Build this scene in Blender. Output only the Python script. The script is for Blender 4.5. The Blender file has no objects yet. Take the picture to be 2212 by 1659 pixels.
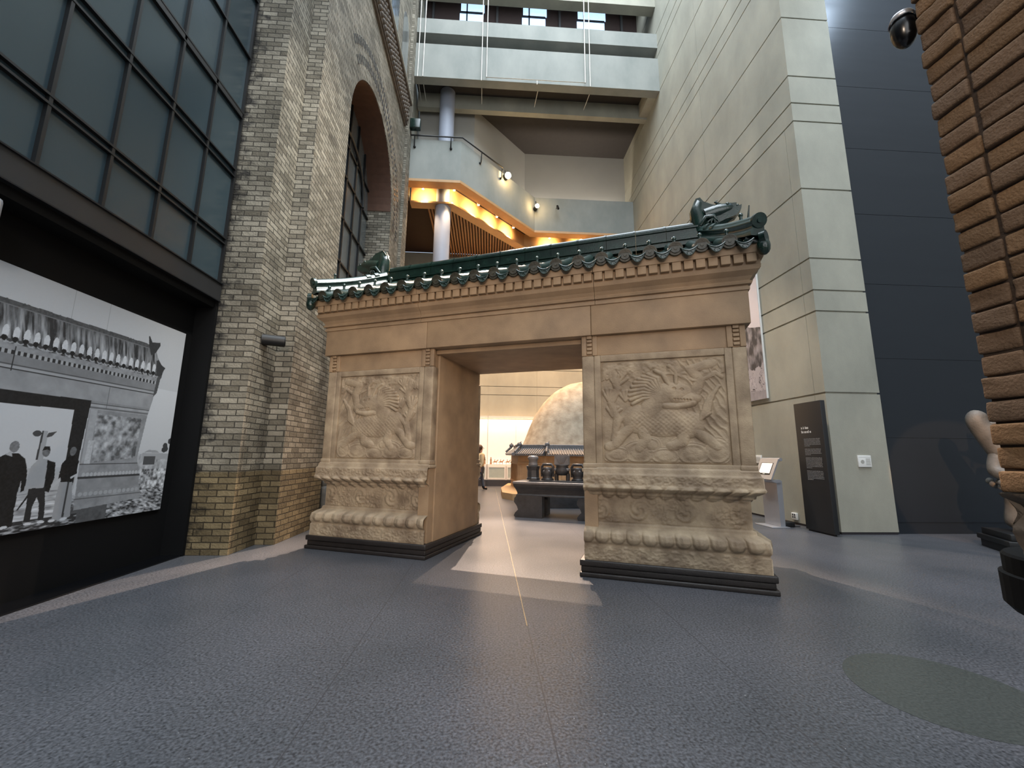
import bpy, bmesh, math, random
import numpy as np
from mathutils import Vector, Matrix
random.seed(7); RNG = np.random.RandomState(11)
S = bpy.context.scene; COL = S.collection
R = math.radians
# ------------------------------------------------------------ camera
F_PX, PITCH, YAW, ROLL, CAM_Z = 892.344, R(9.697), R(3.2356), R(0.6416), 1.4
cam = bpy.data.cameras.new('camera'); cam.sensor_width = 36; cam.lens = F_PX*36/2212; cam.clip_start = .02; cam.clip_end = 200
co = bpy.data.objects.new('camera', cam); COL.objects.link(co); S.camera = co
_f = Vector((math.sin(YAW)*math.cos(PITCH), math.cos(YAW)*math.cos(PITCH), math.sin(PITCH)))
_r = Vector((math.cos(YAW), -math.sin(YAW), 0)); _u = _r.cross(_f)
_R = math.cos(ROLL)*_r + math.sin(ROLL)*_u; _U = -math.sin(ROLL)*_r + math.cos(ROLL)*_u
M = Matrix((( _R.x, _U.x, -_f.x, 0), (_R.y, _U.y, -_f.y, 0), (_R.z, _U.z, -_f.z, CAM_Z), (0, 0, 0, 1)))
co.matrix_world = M
# ------------------------------------------------------------ world, exposure, lights
S.view_settings.view_transform = 'Standard'; S.view_settings.look = 'None'; S.view_settings.gamma = 1
S.view_settings.use_curve_mapping = False
S.view_settings.exposure = 1.3
w = bpy.data.worlds.new('sky'); S.world = w; w.use_nodes = True
w.node_tree.nodes['Background'].inputs[0].default_value = (.62, .78, 1, 1)
w.node_tree.nodes['Background'].inputs[1].default_value = .55
def area(name, loc, rot, sx, sy, power, col, spread=180):
    l = bpy.data.lights.new(name, 'AREA'); l.shape = 'RECTANGLE'; l.size = sx; l.size_y = sy
    l.energy = power; l.color = col; l.spread = R(spread)
    o = bpy.data.objects.new(name, l); COL.objects.link(o); o.location = loc; o.rotation_euler = rot; return o
def spot(name, loc, target, power, col, angle=40, blend=.5, rad=.05):
    l = bpy.data.lights.new(name, 'SPOT'); l.energy = power; l.color = col; l.spot_size = R(angle); l.spot_blend = blend
    l.shadow_soft_size = rad
    o = bpy.data.objects.new(name, l); COL.objects.link(o); o.location = loc
    d = Vector(target)-Vector(loc); o.rotation_euler = d.to_track_quat('-Z', 'Y').to_euler(); return o
WARM = (1, .66, .36); WARM2 = (1, .78, .55); COOL = (.86, .94, 1)
area('skylight', (1.8, 3.0, 23.6), (0, 0, 0), 12, 20, 2600, COOL)
area('rear_fill_light', (.5, -8.6, 7.5), (R(90), 0, 0), 13, 9, 400, (.95, .97, 1))  # added fill from behind the camera; no window is built there
for _x in (-2.4, -.4, 1.6, 3.6, 5.6):     # ceiling downlights of the gallery behind
    spot('gallery_downlight', (_x, 17.6, 11.0), (_x*.95, 19.45, 5.0), 640, (1, .56, .24), 120, .8, .08)
spot('gate_track_light_warm', (-.3, -4.5, 3.4), (-.5, 5.4, 3.0), 400, (1, .70, .46), 46, .8, .4)
spot('gate_track_light_side', (3.4, -3.0, 3.4), (.2, 5.2, 2.9), 330, (1, .72, .50), 36, .8, .4)
spot('brick_fill_light', (-2.5, -2.0, 5.2), (2.1, 1.5, 2.6), 280, (1, .80, .62), 34, .6, .3)  # added fill lamp, brightens the near brick face
spot('right_wall_fill', (2.6, 12.6, 10.5), (6.6, 9.0, 1.6), 900, (1, .80, .60), 38, .8, .1)  # unseen lamp put in to warm the lower right wall
spot('facade_fill_light', (2.2, 4.6, 13.5), (-3.2, 8.1, 5.0), 2100, (1, .93, .82), 40, .9, .3)  # extra lamp added to brighten the brick facade
spot('pier_fill_light', (-.3, -2.5, 5.5), (-3.9, 6.2, 1.6), 260, (1, .86, .68), 30, .9, .3)  # added warm fill for the lower brick pier
spot('dark_wall_fill', (9.5, 5.2, 14.5), (9.2, 7.75, 10.0), 420, (.66, .82, 1), 80, 1, .4)  # added cool spot in place of skylight on the upper panels
spot('statue_track_light', (4.3, 1.3, 3.7), (9.25, 7.7, .8), 620, (1, .52, .24), 18.5, .15, .03)

for _x in (-2.2, 2.6, 5.2):     # added fill spots behind the parapet, brightening the balcony wall
    spot('balcony_fill_light', (_x, 17.95 if _x > 0 else 15.2, 12.2), (_x, 18.6 if _x > 0 else 16.0, 14.6), 120, (1, .88, .74), 120, .9, .1)

# ------------------------------------------------------------ material helpers
def lin(c):
    return tuple(((x/255)/12.92 if x/255 <= .04045 else ((x/255+.055)/1.055)**2.4) for x in c)
def newmat(name):
    m = bpy.data.materials.new(name); m.use_nodes = True
    nt = m.node_tree; return m, nt, nt.nodes['Principled BSDF']
def nd(nt, t, **k):
    n = nt.nodes.new(t)
    for a, v in k.items(): setattr(n, a, v)
    return n
def pmat(name, rgb, rough=.6, metal=0, var=.12, scale=6, bump=.0, bscale=60, spec=.5, rgb2=None, detail=6, emit=None, estr=0):
    m, nt, b = newmat(name); c = lin(rgb)
    b.inputs['Roughness'].default_value = rough; b.inputs['Metallic'].default_value = metal
    b.inputs['Specular IOR Level'].default_value = spec
    tc = nd(nt, 'ShaderNodeTexCoord')
    n = nd(nt, 'ShaderNodeTexNoise'); n.inputs['Scale'].default_value = scale; n.inputs['Detail'].default_value = detail
    nt.links.new(tc.outputs['Object'], n.inputs['Vector'])
    r = nd(nt, 'ShaderNodeValToRGB'); r.color_ramp.elements[0].position = .3; r.color_ramp.elements[1].position = .7
    c2 = lin(rgb2) if rgb2 else tuple(min(1, x*(1+var)) for x in c)
    c1 = tuple(x*(1-var) for x in c) if not rgb2 else c
    r.color_ramp.elements[0].color = (*c1, 1); r.color_ramp.elements[1].color = (*c2, 1)
    nt.links.new(n.outputs['Fac'], r.inputs['Fac']); nt.links.new(r.outputs['Color'], b.inputs['Base Color'])
    if bump:
        n2 = nd(nt, 'ShaderNodeTexNoise'); n2.inputs['Scale'].default_value = bscale; n2.inputs['Detail'].default_value = 5
        nt.links.new(tc.outputs['Object'], n2.inputs['Vector'])
        bp = nd(nt, 'ShaderNodeBump'); bp.inputs['Strength'].default_value = bump; bp.inputs['Distance'].default_value = .01
        nt.links.new(n2.outputs['Fac'], bp.inputs['Height']); nt.links.new(bp.outputs['Normal'], b.inputs['Normal'])
    if emit:
        b.inputs['Emission Color'].default_value = (*lin(emit), 1); b.inputs['Emission Strength'].default_value = estr
    return m
def attr_mat(name, rough=.7, bump=0, bscale=60, spec=.3):
    m, nt, b = newmat(name); a = nd(nt, 'ShaderNodeAttribute', attribute_name='col')
    nt.links.new(a.outputs['Color'], b.inputs['Base Color']); b.inputs['Roughness'].default_value = rough
    b.inputs['Specular IOR Level'].default_value = spec
    if bump:
        tc = nd(nt, 'ShaderNodeTexCoord'); n2 = nd(nt, 'ShaderNodeTexNoise'); n2.inputs['Scale'].default_value = bscale
        n2.inputs['Detail'].default_value = 6
        nt.links.new(tc.outputs['Object'], n2.inputs['Vector'])
        bp = nd(nt, 'ShaderNodeBump'); bp.inputs['Strength'].default_value = bump; bp.inputs['Distance'].default_value = .01
        nt.links.new(n2.outputs['Fac'], bp.inputs['Height']); nt.links.new(bp.outputs['Normal'], b.inputs['Normal'])
    return m
def wall_coord(nt):
    g = nd(nt, 'ShaderNodeNewGeometry'); sp = nd(nt, 'ShaderNodeSeparateXYZ'); nt.links.new(g.outputs['Position'], sp.inputs[0])
    sn = nd(nt, 'ShaderNodeSeparateXYZ'); nt.links.new(g.outputs['True Normal'], sn.inputs[0])
    ab = nd(nt, 'ShaderNodeMath', operation='ABSOLUTE'); nt.links.new(sn.outputs[0], ab.inputs[0])
    gt = nd(nt, 'ShaderNodeMath', operation='GREATER_THAN'); nt.links.new(ab.outputs[0], gt.inputs[0]); gt.inputs[1].default_value = .6
    mx = nd(nt, 'ShaderNodeMix', data_type='FLOAT'); nt.links.new(gt.outputs[0], mx.inputs[0])
    nt.links.new(sp.outputs[0], mx.inputs[2]); nt.links.new(sp.outputs[1], mx.inputs[3])
    cb = nd(nt, 'ShaderNodeCombineXYZ'); nt.links.new(mx.outputs[0], cb.inputs[0]); nt.links.new(sp.outputs[2], cb.inputs[1])
    return cb.outputs[0], g.outputs['Position'], sp.outputs[2]
def brick_mat(name, ca, cb_, cm, bw=.25, bh=.087, mortar=.009, dark=.5, lowmix=None):
    m, nt, b = newmat(name); v, pos, zz = wall_coord(nt)
    br = nd(nt, 'ShaderNodeTexBrick'); br.offset = .5
    br.inputs['Scale'].default_value = 1; br.inputs['Brick Width'].default_value = bw; br.inputs['Row Height'].default_value = bh
    br.inputs['Mortar Size'].default_value = mortar; br.inputs['Mortar Smooth'].default_value = .35; br.inputs['Bias'].default_value = -.1
    br.inputs['Color1'].default_value = (*lin(ca), 1); br.inputs['Color2'].default_value = (*lin(cb_), 1); br.inputs['Mortar'].default_value = (*lin(cm), 1)
    wn = nd(nt, 'ShaderNodeTexNoise'); wn.inputs['Scale'].default_value = 9; wn.inputs['Detail'].default_value = 3
    nt.links.new(pos, wn.inputs['Vector'])
    wv = nd(nt, 'ShaderNodeVectorMath', operation='MULTIPLY_ADD'); wv.inputs[1].default_value = (.016, .012, 0)
    nt.links.new(wn.outputs['Color'], wv.inputs[0]); nt.links.new(v, wv.inputs[2]); nt.links.new(wv.outputs[0], br.inputs['Vector'])
    n = nd(nt, 'ShaderNodeTexNoise'); n.inputs['Scale'].default_value = 1.1; n.inputs['Detail'].default_value = 7; n.inputs['Roughness'].default_value = .65
    nt.links.new(pos, n.inputs['Vector'])
    r = nd(nt, 'ShaderNodeValToRGB'); r.color_ramp.elements[0].position = .3; r.color_ramp.elements[1].position = .62
    r.color_ramp.elements[0].color = (dark, dark, dark*.98, 1); r.color_ramp.elements[1].color = (1.1, 1.1, 1.1, 1)
    nt.links.new(n.outputs['Fac'], r.inputs['Fac'])
    mx = nd(nt, 'ShaderNodeMix', data_type='RGBA', blend_type='MULTIPLY'); mx.inputs[0].default_value = 1
    nt.links.new(br.outputs['Color'], mx.inputs[6]); nt.links.new(r.outputs['Color'], mx.inputs[7]); last = mx.outputs[2]
    if lowmix:   # lower courses are of another, browner brick
        lt = nd(nt, 'ShaderNodeMapRange'); lt.inputs[1].default_value = lowmix[1]+.04; lt.inputs[2].default_value = lowmix[1]; lt.inputs[3].default_value = 0; lt.inputs[4].default_value = 1
        nt.links.new(zz, lt.inputs[0])
        m2 = nd(nt, 'ShaderNodeMix', data_type='RGBA', blend_type='MULTIPLY'); m2.inputs[7].default_value = (*lowmix[0], 1)
        nt.links.new(lt.outputs[0], m2.inputs[0]); nt.links.new(last, m2.inputs[6]); last = m2.outputs[2]
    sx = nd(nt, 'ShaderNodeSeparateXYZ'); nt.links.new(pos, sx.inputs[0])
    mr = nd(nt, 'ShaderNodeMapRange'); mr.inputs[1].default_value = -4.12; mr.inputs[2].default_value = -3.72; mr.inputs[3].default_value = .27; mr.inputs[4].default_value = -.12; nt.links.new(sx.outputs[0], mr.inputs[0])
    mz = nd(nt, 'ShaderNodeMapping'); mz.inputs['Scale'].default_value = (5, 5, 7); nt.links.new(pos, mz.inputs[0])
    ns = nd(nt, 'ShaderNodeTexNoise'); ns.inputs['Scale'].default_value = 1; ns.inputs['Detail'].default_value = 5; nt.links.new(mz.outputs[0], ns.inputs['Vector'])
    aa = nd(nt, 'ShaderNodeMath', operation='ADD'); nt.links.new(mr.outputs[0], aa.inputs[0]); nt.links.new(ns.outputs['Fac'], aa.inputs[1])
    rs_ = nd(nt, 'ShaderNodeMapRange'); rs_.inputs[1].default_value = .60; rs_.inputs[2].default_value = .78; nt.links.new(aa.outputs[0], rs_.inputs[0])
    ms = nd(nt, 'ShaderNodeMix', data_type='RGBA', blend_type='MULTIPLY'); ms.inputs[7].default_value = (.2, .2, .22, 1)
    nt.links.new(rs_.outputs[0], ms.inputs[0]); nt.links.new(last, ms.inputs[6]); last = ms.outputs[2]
    nt.links.new(last, b.inputs['Base Color']); b.inputs['Roughness'].default_value = .8; b.inputs['Specular IOR Level'].default_value = .3
    n3 = nd(nt, 'ShaderNodeTexNoise'); n3.inputs['Scale'].default_value = 40; n3.inputs['Detail'].default_value = 4; nt.links.new(pos, n3.inputs['Vector'])
    ad = nd(nt, 'ShaderNodeMath', operation='MULTIPLY_ADD'); ad.inputs[1].default_value = -1.6
    nt.links.new(br.outputs['Fac'], ad.inputs[0]); nt.links.new(n3.outputs['Fac'], ad.inputs[2])
    bp = nd(nt, 'ShaderNodeBump'); bp.inputs['Strength'].default_value = .8; bp.inputs['Distance'].default_value = .012
    nt.links.new(ad.outputs[0], bp.inputs['Height']); nt.links.new(bp.outputs['Normal'], b.inputs['Normal'])
    return m
def concrete(name, ca, cb_, scale=.9, bump=.25):
    m, nt, b = newmat(name); g = nd(nt, 'ShaderNodeNewGeometry')
    mp = nd(nt, 'ShaderNodeMapping'); mp.inputs['Scale'].default_value = (1, 1, .55); nt.links.new(g.outputs['Position'], mp.inputs[0])
    n = nd(nt, 'ShaderNodeTexNoise'); n.inputs['Scale'].default_value = scale; n.inputs['Detail'].default_value = 9; n.inputs['Roughness'].default_value = .6
    nt.links.new(mp.outputs[0], n.inputs['Vector'])
    r = nd(nt, 'ShaderNodeValToRGB'); r.color_ramp.elements[0].position = .33; r.color_ramp.elements[1].position = .66
    r.color_ramp.elements[0].color = (*lin(ca), 1); r.color_ramp.elements[1].color = (*lin(cb_), 1)
    nt.links.new(n.outputs['Fac'], r.inputs['Fac']); nt.links.new(r.outputs['Color'], b.inputs['Base Color'])
    n2 = nd(nt, 'ShaderNodeTexNoise'); n2.inputs['Scale'].default_value = 70; n2.inputs['Detail'].default_value = 4; nt.links.new(g.outputs['Position'], n2.inputs['Vector'])
    bp = nd(nt, 'ShaderNodeBump'); bp.inputs['Strength'].default_value = bump; bp.inputs['Distance'].default_value = .01
    nt.links.new(n2.outputs['Fac'], bp.inputs['Height']); nt.links.new(bp.outputs['Normal'], b.inputs['Normal'])
    b.inputs['Roughness'].default_value = .85; b.inputs['Specular IOR Level'].default_value = .25
    return m
def floor_surface():
    m, nt, b = newmat('speckled_floor'); g = nd(nt, 'ShaderNodeNewGeometry'); P = g.outputs['Position']
    n1 = nd(nt, 'ShaderNodeTexNoise'); n1.inputs['Scale'].default_value = .7; n1.inputs['Detail'].default_value = 4; nt.links.new(P, n1.inputs['Vector'])
    r1 = nd(nt, 'ShaderNodeValToRGB'); r1.color_ramp.elements[0].color = (*lin((70, 72, 76)), 1); r1.color_ramp.elements[1].color = (*lin((84, 84, 88)), 1)
    r1.color_ramp.elements[0].position = .35; r1.color_ramp.elements[1].position = .65; nt.links.new(n1.outputs['Fac'], r1.inputs['Fac'])
    n2 = nd(nt, 'ShaderNodeTexNoise'); n2.inputs['Scale'].default_value = 62; n2.inputs['Detail'].default_value = 2; nt.links.new(P, n2.inputs['Vector'])
    r2 = nd(nt, 'ShaderNodeValToRGB'); r2.color_ramp.elements[0].position = .3; r2.color_ramp.elements[1].position = .7
    r2.color_ramp.elements[0].color = (.42, .42, .42, 1); r2.color_ramp.elements[1].color = (1.62, 1.62, 1.62, 1); nt.links.new(n2.outputs['Fac'], r2.inputs['Fac'])
    mx = nd(nt, 'ShaderNodeMix', data_type='RGBA', blend_type='MULTIPLY'); mx.inputs[0].default_value = 1
    nt.links.new(r1.outputs[0], mx.inputs[6]); nt.links.new(r2.outputs[0], mx.inputs[7])
    vo = nd(nt, 'ShaderNodeTexVoronoi'); vo.inputs['Scale'].default_value = 11; nt.links.new(P, vo.inputs['Vector'])
    lt = nd(nt, 'ShaderNodeMath', operation='LESS_THAN'); lt.inputs[1].default_value = .03; nt.links.new(vo.outputs['Distance'], lt.inputs[0])
    m2 = nd(nt, 'ShaderNodeMix', data_type='RGBA'); m2.inputs[7].default_value = (.42, .41, .38, 1)
    nt.links.new(lt.outputs[0], m2.inputs[0]); nt.links.new(mx.outputs[2], m2.inputs[6])
    vd = nd(nt, 'ShaderNodeTexVoronoi'); vd.inputs['Scale'].default_value = 23; nt.links.new(P, vd.inputs['Vector'])
    l2 = nd(nt, 'ShaderNodeMath', operation='LESS_THAN'); l2.inputs[1].default_value = .16; nt.links.new(vd.outputs['Distance'], l2.inputs[0])
    m3 = nd(nt, 'ShaderNodeMix', data_type='RGBA', blend_type='MULTIPLY'); m3.inputs[7].default_value = (.62, .62, .63, 1)
    nt.links.new(l2.outputs[0], m3.inputs[0]); nt.links.new(m2.outputs[2], m3.inputs[6])
    # joints between the sheets, every 1.29 m
    sp = nd(nt, 'ShaderNodeSeparateXYZ'); nt.links.new(P, sp.inputs[0])
    ad = nd(nt, 'ShaderNodeMath', operation='ADD'); ad.inputs[1].default_value = .93+1.29*10; nt.links.new(sp.outputs[0], ad.inputs[0])
    pp = nd(nt, 'ShaderNodeMath', operation='PINGPONG'); pp.inputs[1].default_value = .645; nt.links.new(ad.outputs[0], pp.inputs[0])
    l3 = nd(nt, 'ShaderNodeMath', operation='LESS_THAN'); l3.inputs[1].default_value = .0035; nt.links.new(pp.outputs[0], l3.inputs[0])
    m4 = nd(nt, 'ShaderNodeMix', data_type='RGBA'); m4.inputs[7].default_value = (.045, .045, .05, 1)
    nt.links.new(l3.outputs[0], m4.inputs[0]); nt.links.new(m3.outputs[2], m4.inputs[6])
    nt.links.new(m4.outputs[2], b.inputs['Base Color'])
    rr = nd(nt, 'ShaderNodeMapRange'); rr.inputs[3].default_value = .27; rr.inputs[4].default_value = .42; nt.links.new(n1.outputs['Fac'], rr.inputs[0])
    nt.links.new(rr.outputs[0], b.inputs['Roughness']); b.inputs['Specular IOR Level'].default_value = .5
    bp = nd(nt, 'ShaderNodeBump'); bp.inputs['Strength'].default_value = .05; bp.inputs['Distance'].default_value = .003
    nt.links.new(n2.outputs['Fac'], bp.inputs['Height']); nt.links.new(bp.outputs['Normal'], b.inputs['Normal'])
    return m
MT = dict(
 floor=floor_surface(),
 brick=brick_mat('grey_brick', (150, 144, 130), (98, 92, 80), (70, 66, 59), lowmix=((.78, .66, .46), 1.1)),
 conc=concrete('concrete_warm_grey', (146, 145, 134), (166, 164, 151)),
 concb=concrete('concrete_pale', (128, 132, 128), (146, 148, 143)),
 groove=pmat('groove_shadow_gap', (70, 70, 66), .9),
 darkwall=None,
 marble=pmat('tan_marble', (136, 114, 90), .6, var=.1, scale=3.2, bump=.25, bscale=60, rgb2=(164, 138, 108), detail=10),
 marblec=pmat('carved_marble', (120, 103, 84), .68, scale=4.2, bump=.4, bscale=70, rgb2=(176, 158, 132), detail=10),
 plinth=pmat('dark_plinth_stone', (36, 31, 29), .5, var=.25, scale=7, bump=.25, bscale=70),
 glaze=pmat('green_glaze', (14, 32, 28), .3, scale=14, rgb2=(34, 60, 54), bump=.12, bscale=50, spec=.75),
 glazed=pmat('dark_green_glaze', (12, 30, 26), .22, scale=14, rgb2=(26, 48, 40), bump=.2, bscale=50, spec=.6),
 glazeend=pmat('worn_tile_end', (38, 38, 30), .45, scale=20, rgb2=(60, 57, 44), bump=.4, bscale=60),
 ridgeglaze=pmat('ridge_green_glaze', (10, 26, 22), .25, scale=10, rgb2=(22, 44, 37), bump=.12, bscale=50, spec=.5),
 deepblack=pmat('matt_black', (6, 7, 9), .7, var=.05, spec=.2),
 black=pmat('black_paint', (14, 15, 17), .55, var=.05),
 blackg=pmat('black_gloss_panel', (7, 8, 11), .25, var=.05),
 metal=pmat('dark_metal', (40, 42, 46), .4, metal=.6, var=.1),
 frame=pmat('curtain_wall_mullion', (11, 13, 16), .5, metal=.0, var=.1),
 band=pmat('curtain_wall_band', (34, 35, 37), .5, metal=.0, var=.08),
 silver=pmat('silver_metal', (182, 184, 190), .32, metal=.55, var=.03),
 white=pmat('white_paint', (225, 225, 222), .5, var=.03),
 rod=pmat('white_rod', (215, 212, 205), .45, var=.03),
 column=pmat('pale_column', (150, 156, 170), .55, var=.04, scale=2),
 trimwood=pmat('cream_trim', (182, 142, 98), .5, var=.05),
 slat=pmat('brown_slat', (128, 92, 62), .55, var=.12, scale=9),
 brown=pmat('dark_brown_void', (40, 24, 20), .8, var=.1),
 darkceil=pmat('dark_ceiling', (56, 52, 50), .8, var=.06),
 plaster=pmat('grey_plaster', (164, 162, 156), .8, var=.03, scale=1),
 mound=pmat('earth_mound_plaster', (150, 138, 120), .85, scale=4, bump=.8, bscale=14, rgb2=(186, 176, 158)),
 altar=pmat('dark_altar_stone', (52, 52, 54), .38, var=.25, scale=9, bump=.3, bscale=60),
 altarlit=pmat('altar_stone_lit', (110, 108, 108), .35, var=.15, scale=9, bump=.2),  # paler copy of the altar stone, light on its tops put into colour
 greytile=pmat('grey_tile', (104, 106, 110), .4, var=.25, scale=20, bump=.3),
 tan=pmat('tan_board', (176, 146, 108), .6, var=.06),
 caseback=pmat('case_lit_back', (255, 238, 222), .6, var=.02, emit=(255, 222, 196), estr=.12),
 casewhite=pmat('case_white', (236, 226, 212), .4, var=.03),
 cased=pmat('case_grey_panel', (178, 182, 168), .35, var=.05),
 casebase=pmat('case_dark_base', (52, 50, 54), .4, var=.08),
 lamp=pmat('lamp_glow', (255, 240, 210), .5, emit=(255, 214, 150), estr=60),
 lampsmall=pmat('downlight_glow', (255, 240, 210), .5, emit=(255, 226, 180), estr=12),
 skypane=pmat('bright_window_pane', (200, 225, 255), .3, emit=(178, 212, 255), estr=.5),
 screen=pmat('screen_on', (255, 236, 214), .3, emit=(255, 226, 196), estr=.42, scale=9, var=.1),
 sign=pmat('charcoal_sign', (34, 35, 37), .45, var=.04),
 signtext=pmat('sign_text_grey', (118, 120, 122), .6, var=.05),
 signtitle=pmat('sign_title_text', (196, 196, 194), .6, var=.03),
 whitestone=pmat('pale_statue_stone', (78, 79, 77), .6, scale=6, rgb2=(104, 103, 99), bump=.4, bscale=40),
 skin=pmat('skin', (176, 132, 108), .55, var=.05), hair=pmat('brown_hair', (66, 42, 30), .6, var=.2, scale=40),
 cream=pmat('cream_jacket', (196, 172, 134), .8, var=.08), jeans=pmat('grey_jeans', (84, 88, 98), .8, var=.1),
 boot=pmat('black_boot', (22, 18, 18), .5), bag=pmat('olive_backpack', (92, 82, 52), .7, var=.2, scale=14),
 darkcoat=pmat('dark_coat', (50, 50, 54), .8, var=.1),
 redbrown=pmat('terracotta_reveal', (84, 58, 44), .8, var=.12, scale=6, bump=.3),
 ornam=pmat('weathered_ornament', (92, 82, 72), .8, var=.3, scale=9, bump=.6, bscale=30),
)
def glossy_dark(name, rgb, rough, wave):
    m, nt, b = newmat(name); b.inputs['Base Color'].default_value = (*lin(rgb), 1); b.inputs['Roughness'].default_value = rough
    g = nd(nt, 'ShaderNodeNewGeometry'); mp = nd(nt, 'ShaderNodeMapping'); mp.inputs['Scale'].default_value = wave; nt.links.new(g.outputs['Position'], mp.inputs[0])
    n = nd(nt, 'ShaderNodeTexNoise'); n.inputs['Scale'].default_value = 1; n.inputs['Detail'].default_value = 2; nt.links.new(mp.outputs[0], n.inputs['Vector'])
    bp = nd(nt, 'ShaderNodeBump'); bp.inputs['Strength'].default_value = .25; bp.inputs['Distance'].default_value = .05
    nt.links.new(n.outputs['Fac'], bp.inputs['Height']); nt.links.new(bp.outputs['Normal'], b.inputs['Normal'])
    return m, b
MT['darkwall'], _b = glossy_dark('dark_blue_metal_panel', (40, 45, 52), .30, (.3, .3, 1.6)); _b.inputs['Metallic'].default_value = .25
MT['glass'], _b = glossy_dark('dark_reflective_glass', (50, 65, 72), .22, (.5, .5, .5)); _b.inputs['Specular IOR Level'].default_value = .8
MT['winglass'], _b = glossy_dark('grey_window_glass', (90, 94, 94), .14, (.8, .8, .8)); _b.inputs['Specular IOR Level'].default_value = .7

# ------------------------------------------------------------ mesh helpers
class MB:
    def __init__(s): s.v = []; s.f = []; s.sm = []
    def add(s, vs, fs, smooth=False):
        o = len(s.v); s.v += [tuple(v) for v in vs]; s.f += [tuple(i+o for i in f) for f in fs]; s.sm += [smooth]*len(fs); return s
    def box(s, x0, y0, z0, x1, y1, z1):
        x0, x1 = min(x0, x1), max(x0, x1); y0, y1 = min(y0, y1), max(y0, y1); z0, z1 = min(z0, z1), max(z0, z1)
        return s.add([(x0,y0,z0),(x1,y0,z0),(x1,y1,z0),(x0,y1,z0),(x0,y0,z1),(x1,y0,z1),(x1,y1,z1),(x0,y1,z1)],
              [(0,3,2,1),(4,5,6,7),(0,1,5,4),(1,2,6,5),(2,3,7,6),(3,0,4,7)])
    def cbox(s, x0, y0, z0, x1, y1, z1, c):     # box with chamfered edges
        cx, cy, cz = (x0+x1)/2, (y0+y1)/2, (z0+z1)/2; hx, hy, hz = (x1-x0)/2, (y1-y0)/2, (z1-z0)/2
        c = min(c, hx*.49, hy*.49, hz*.49); bm = bmesh.new(); bmesh.ops.create_cube(bm, size=1)
        for v in bm.verts: v.co = Vector((v.co.x*2*hx, v.co.y*2*hy, v.co.z*2*hz))
        bmesh.ops.bevel(bm, geom=bm.edges[:], offset=c, segments=2, affect='EDGES', profile=.6)
        bm.verts.index_update()
        s.add([(v.co.x+cx, v.co.y+cy, v.co.z+cz) for v in bm.verts], [[v.index for v in f.verts] for f in bm.faces], True); bm.free(); return s
    def prism(s, poly, a, b, axis='z'):          # extrude a 2-d polygon from a to b along an axis
        n = len(poly)
        def P(p, h): return {'z': (p[0], p[1], h), 'y': (p[0], h, p[1]), 'x': (h, p[0], p[1])}[axis]
        vs = [P(p, a) for p in poly]+[P(p, b) for p in poly]
        return s.add(vs, [tuple(range(n))[::-1], tuple(range(n, 2*n))]+[(i, (i+1) % n, (i+1) % n+n, i+n) for i in range(n)])
    def lathe(s, prof, cx=0, cy=0, cz=0, n=24, smooth=True):
        vs = []; m = len(prof)
        for i in range(n):
            a = 2*math.pi*i/n
            for r, z in prof: vs.append((cx+r*math.cos(a), cy+r*math.sin(a), cz+z))
        fs = [(i*m+j, ((i+1) % n)*m+j, ((i+1) % n)*m+j+1, i*m+j+1) for i in range(n) for j in range(m-1)]
        return s.add(vs, fs, smooth)
    def tube(s, pts, rad, n=10, cap=True, smooth=True, flat=1.0):
        pts = [Vector(p) for p in pts]; rad = rad if hasattr(rad, '__len__') else [rad]*len(pts)
        vs = []; up = Vector((0, 0, 1)); prev = None
        for i, p in enumerate(pts):
            t = (pts[min(i+1, len(pts)-1)]-pts[max(i-1, 0)]).normalized()
            if prev is None:
                a = t.cross(up if abs(t.z) < .95 else Vector((1, 0, 0))).normalized()
            else: a = (prev-t*prev.dot(t)).normalized()
            prev = a; b = t.cross(a)
            for k in range(n):
                an = 2*math.pi*k/n; vs.append(p+a*math.cos(an)*rad[i]*flat+b*math.sin(an)*rad[i])
        fs = [(i*n+k, i*n+(k+1) % n, (i+1)*n+(k+1) % n, (i+1)*n+k) for i in range(len(pts)-1) for k in range(n)]
        o = len(s.v); s.add(vs, fs, smooth)
        if cap:
            k = (len(pts)-1)*n      # caps on their own vertices, so that they shade flat
            s.add(vs[:n], [tuple(range(n))[::-1]]); s.add(vs[k:], [tuple(range(n))])
        return s
    def ball(s, c, r, n=12, m=8):
        r = r if hasattr(r, '__len__') else (r, r, r); vs = []; fs = []
        for j in range(m+1):
            th = math.pi*j/m
            for i in range(n):
                a = 2*math.pi*i/n; vs.append((c[0]+r[0]*math.sin(th)*math.cos(a), c[1]+r[1]*math.sin(th)*math.sin(a), c[2]+r[2]*math.cos(th)))
        fs = [(j*n+i, (j+1)*n+i, (j+1)*n+(i+1) % n, j*n+(i+1) % n) for j in range(m) for i in range(n)]
        return s.add(vs, fs, True)
    def quad(s, a, b, c, d): return s.add([a, b, c, d], [(0, 1, 2, 3)])
    def grid(s, arr, smooth=True, wrap=False):  # arr [ni][nj][3]
        ni, nj = len(arr), len(arr[0]); vs = [tuple(p) for row in arr for p in row]
        fs = [(i*nj+j, ((i+1) % ni)*nj+j, ((i+1) % ni)*nj+j+1, i*nj+j+1) for i in range(ni if wrap else ni-1) for j in range(nj-1)]
        return s.add(vs, fs, smooth)
    def mesh(s, name):
        me = bpy.data.meshes.new(name); me.from_pydata(s.v, [], s.f)
        me.polygons.foreach_set('use_smooth', s.sm)
        bm = bmesh.new(); bm.from_mesh(me); bmesh.ops.recalc_face_normals(bm, faces=bm.faces); bm.to_mesh(me); bm.free(); return me
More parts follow.
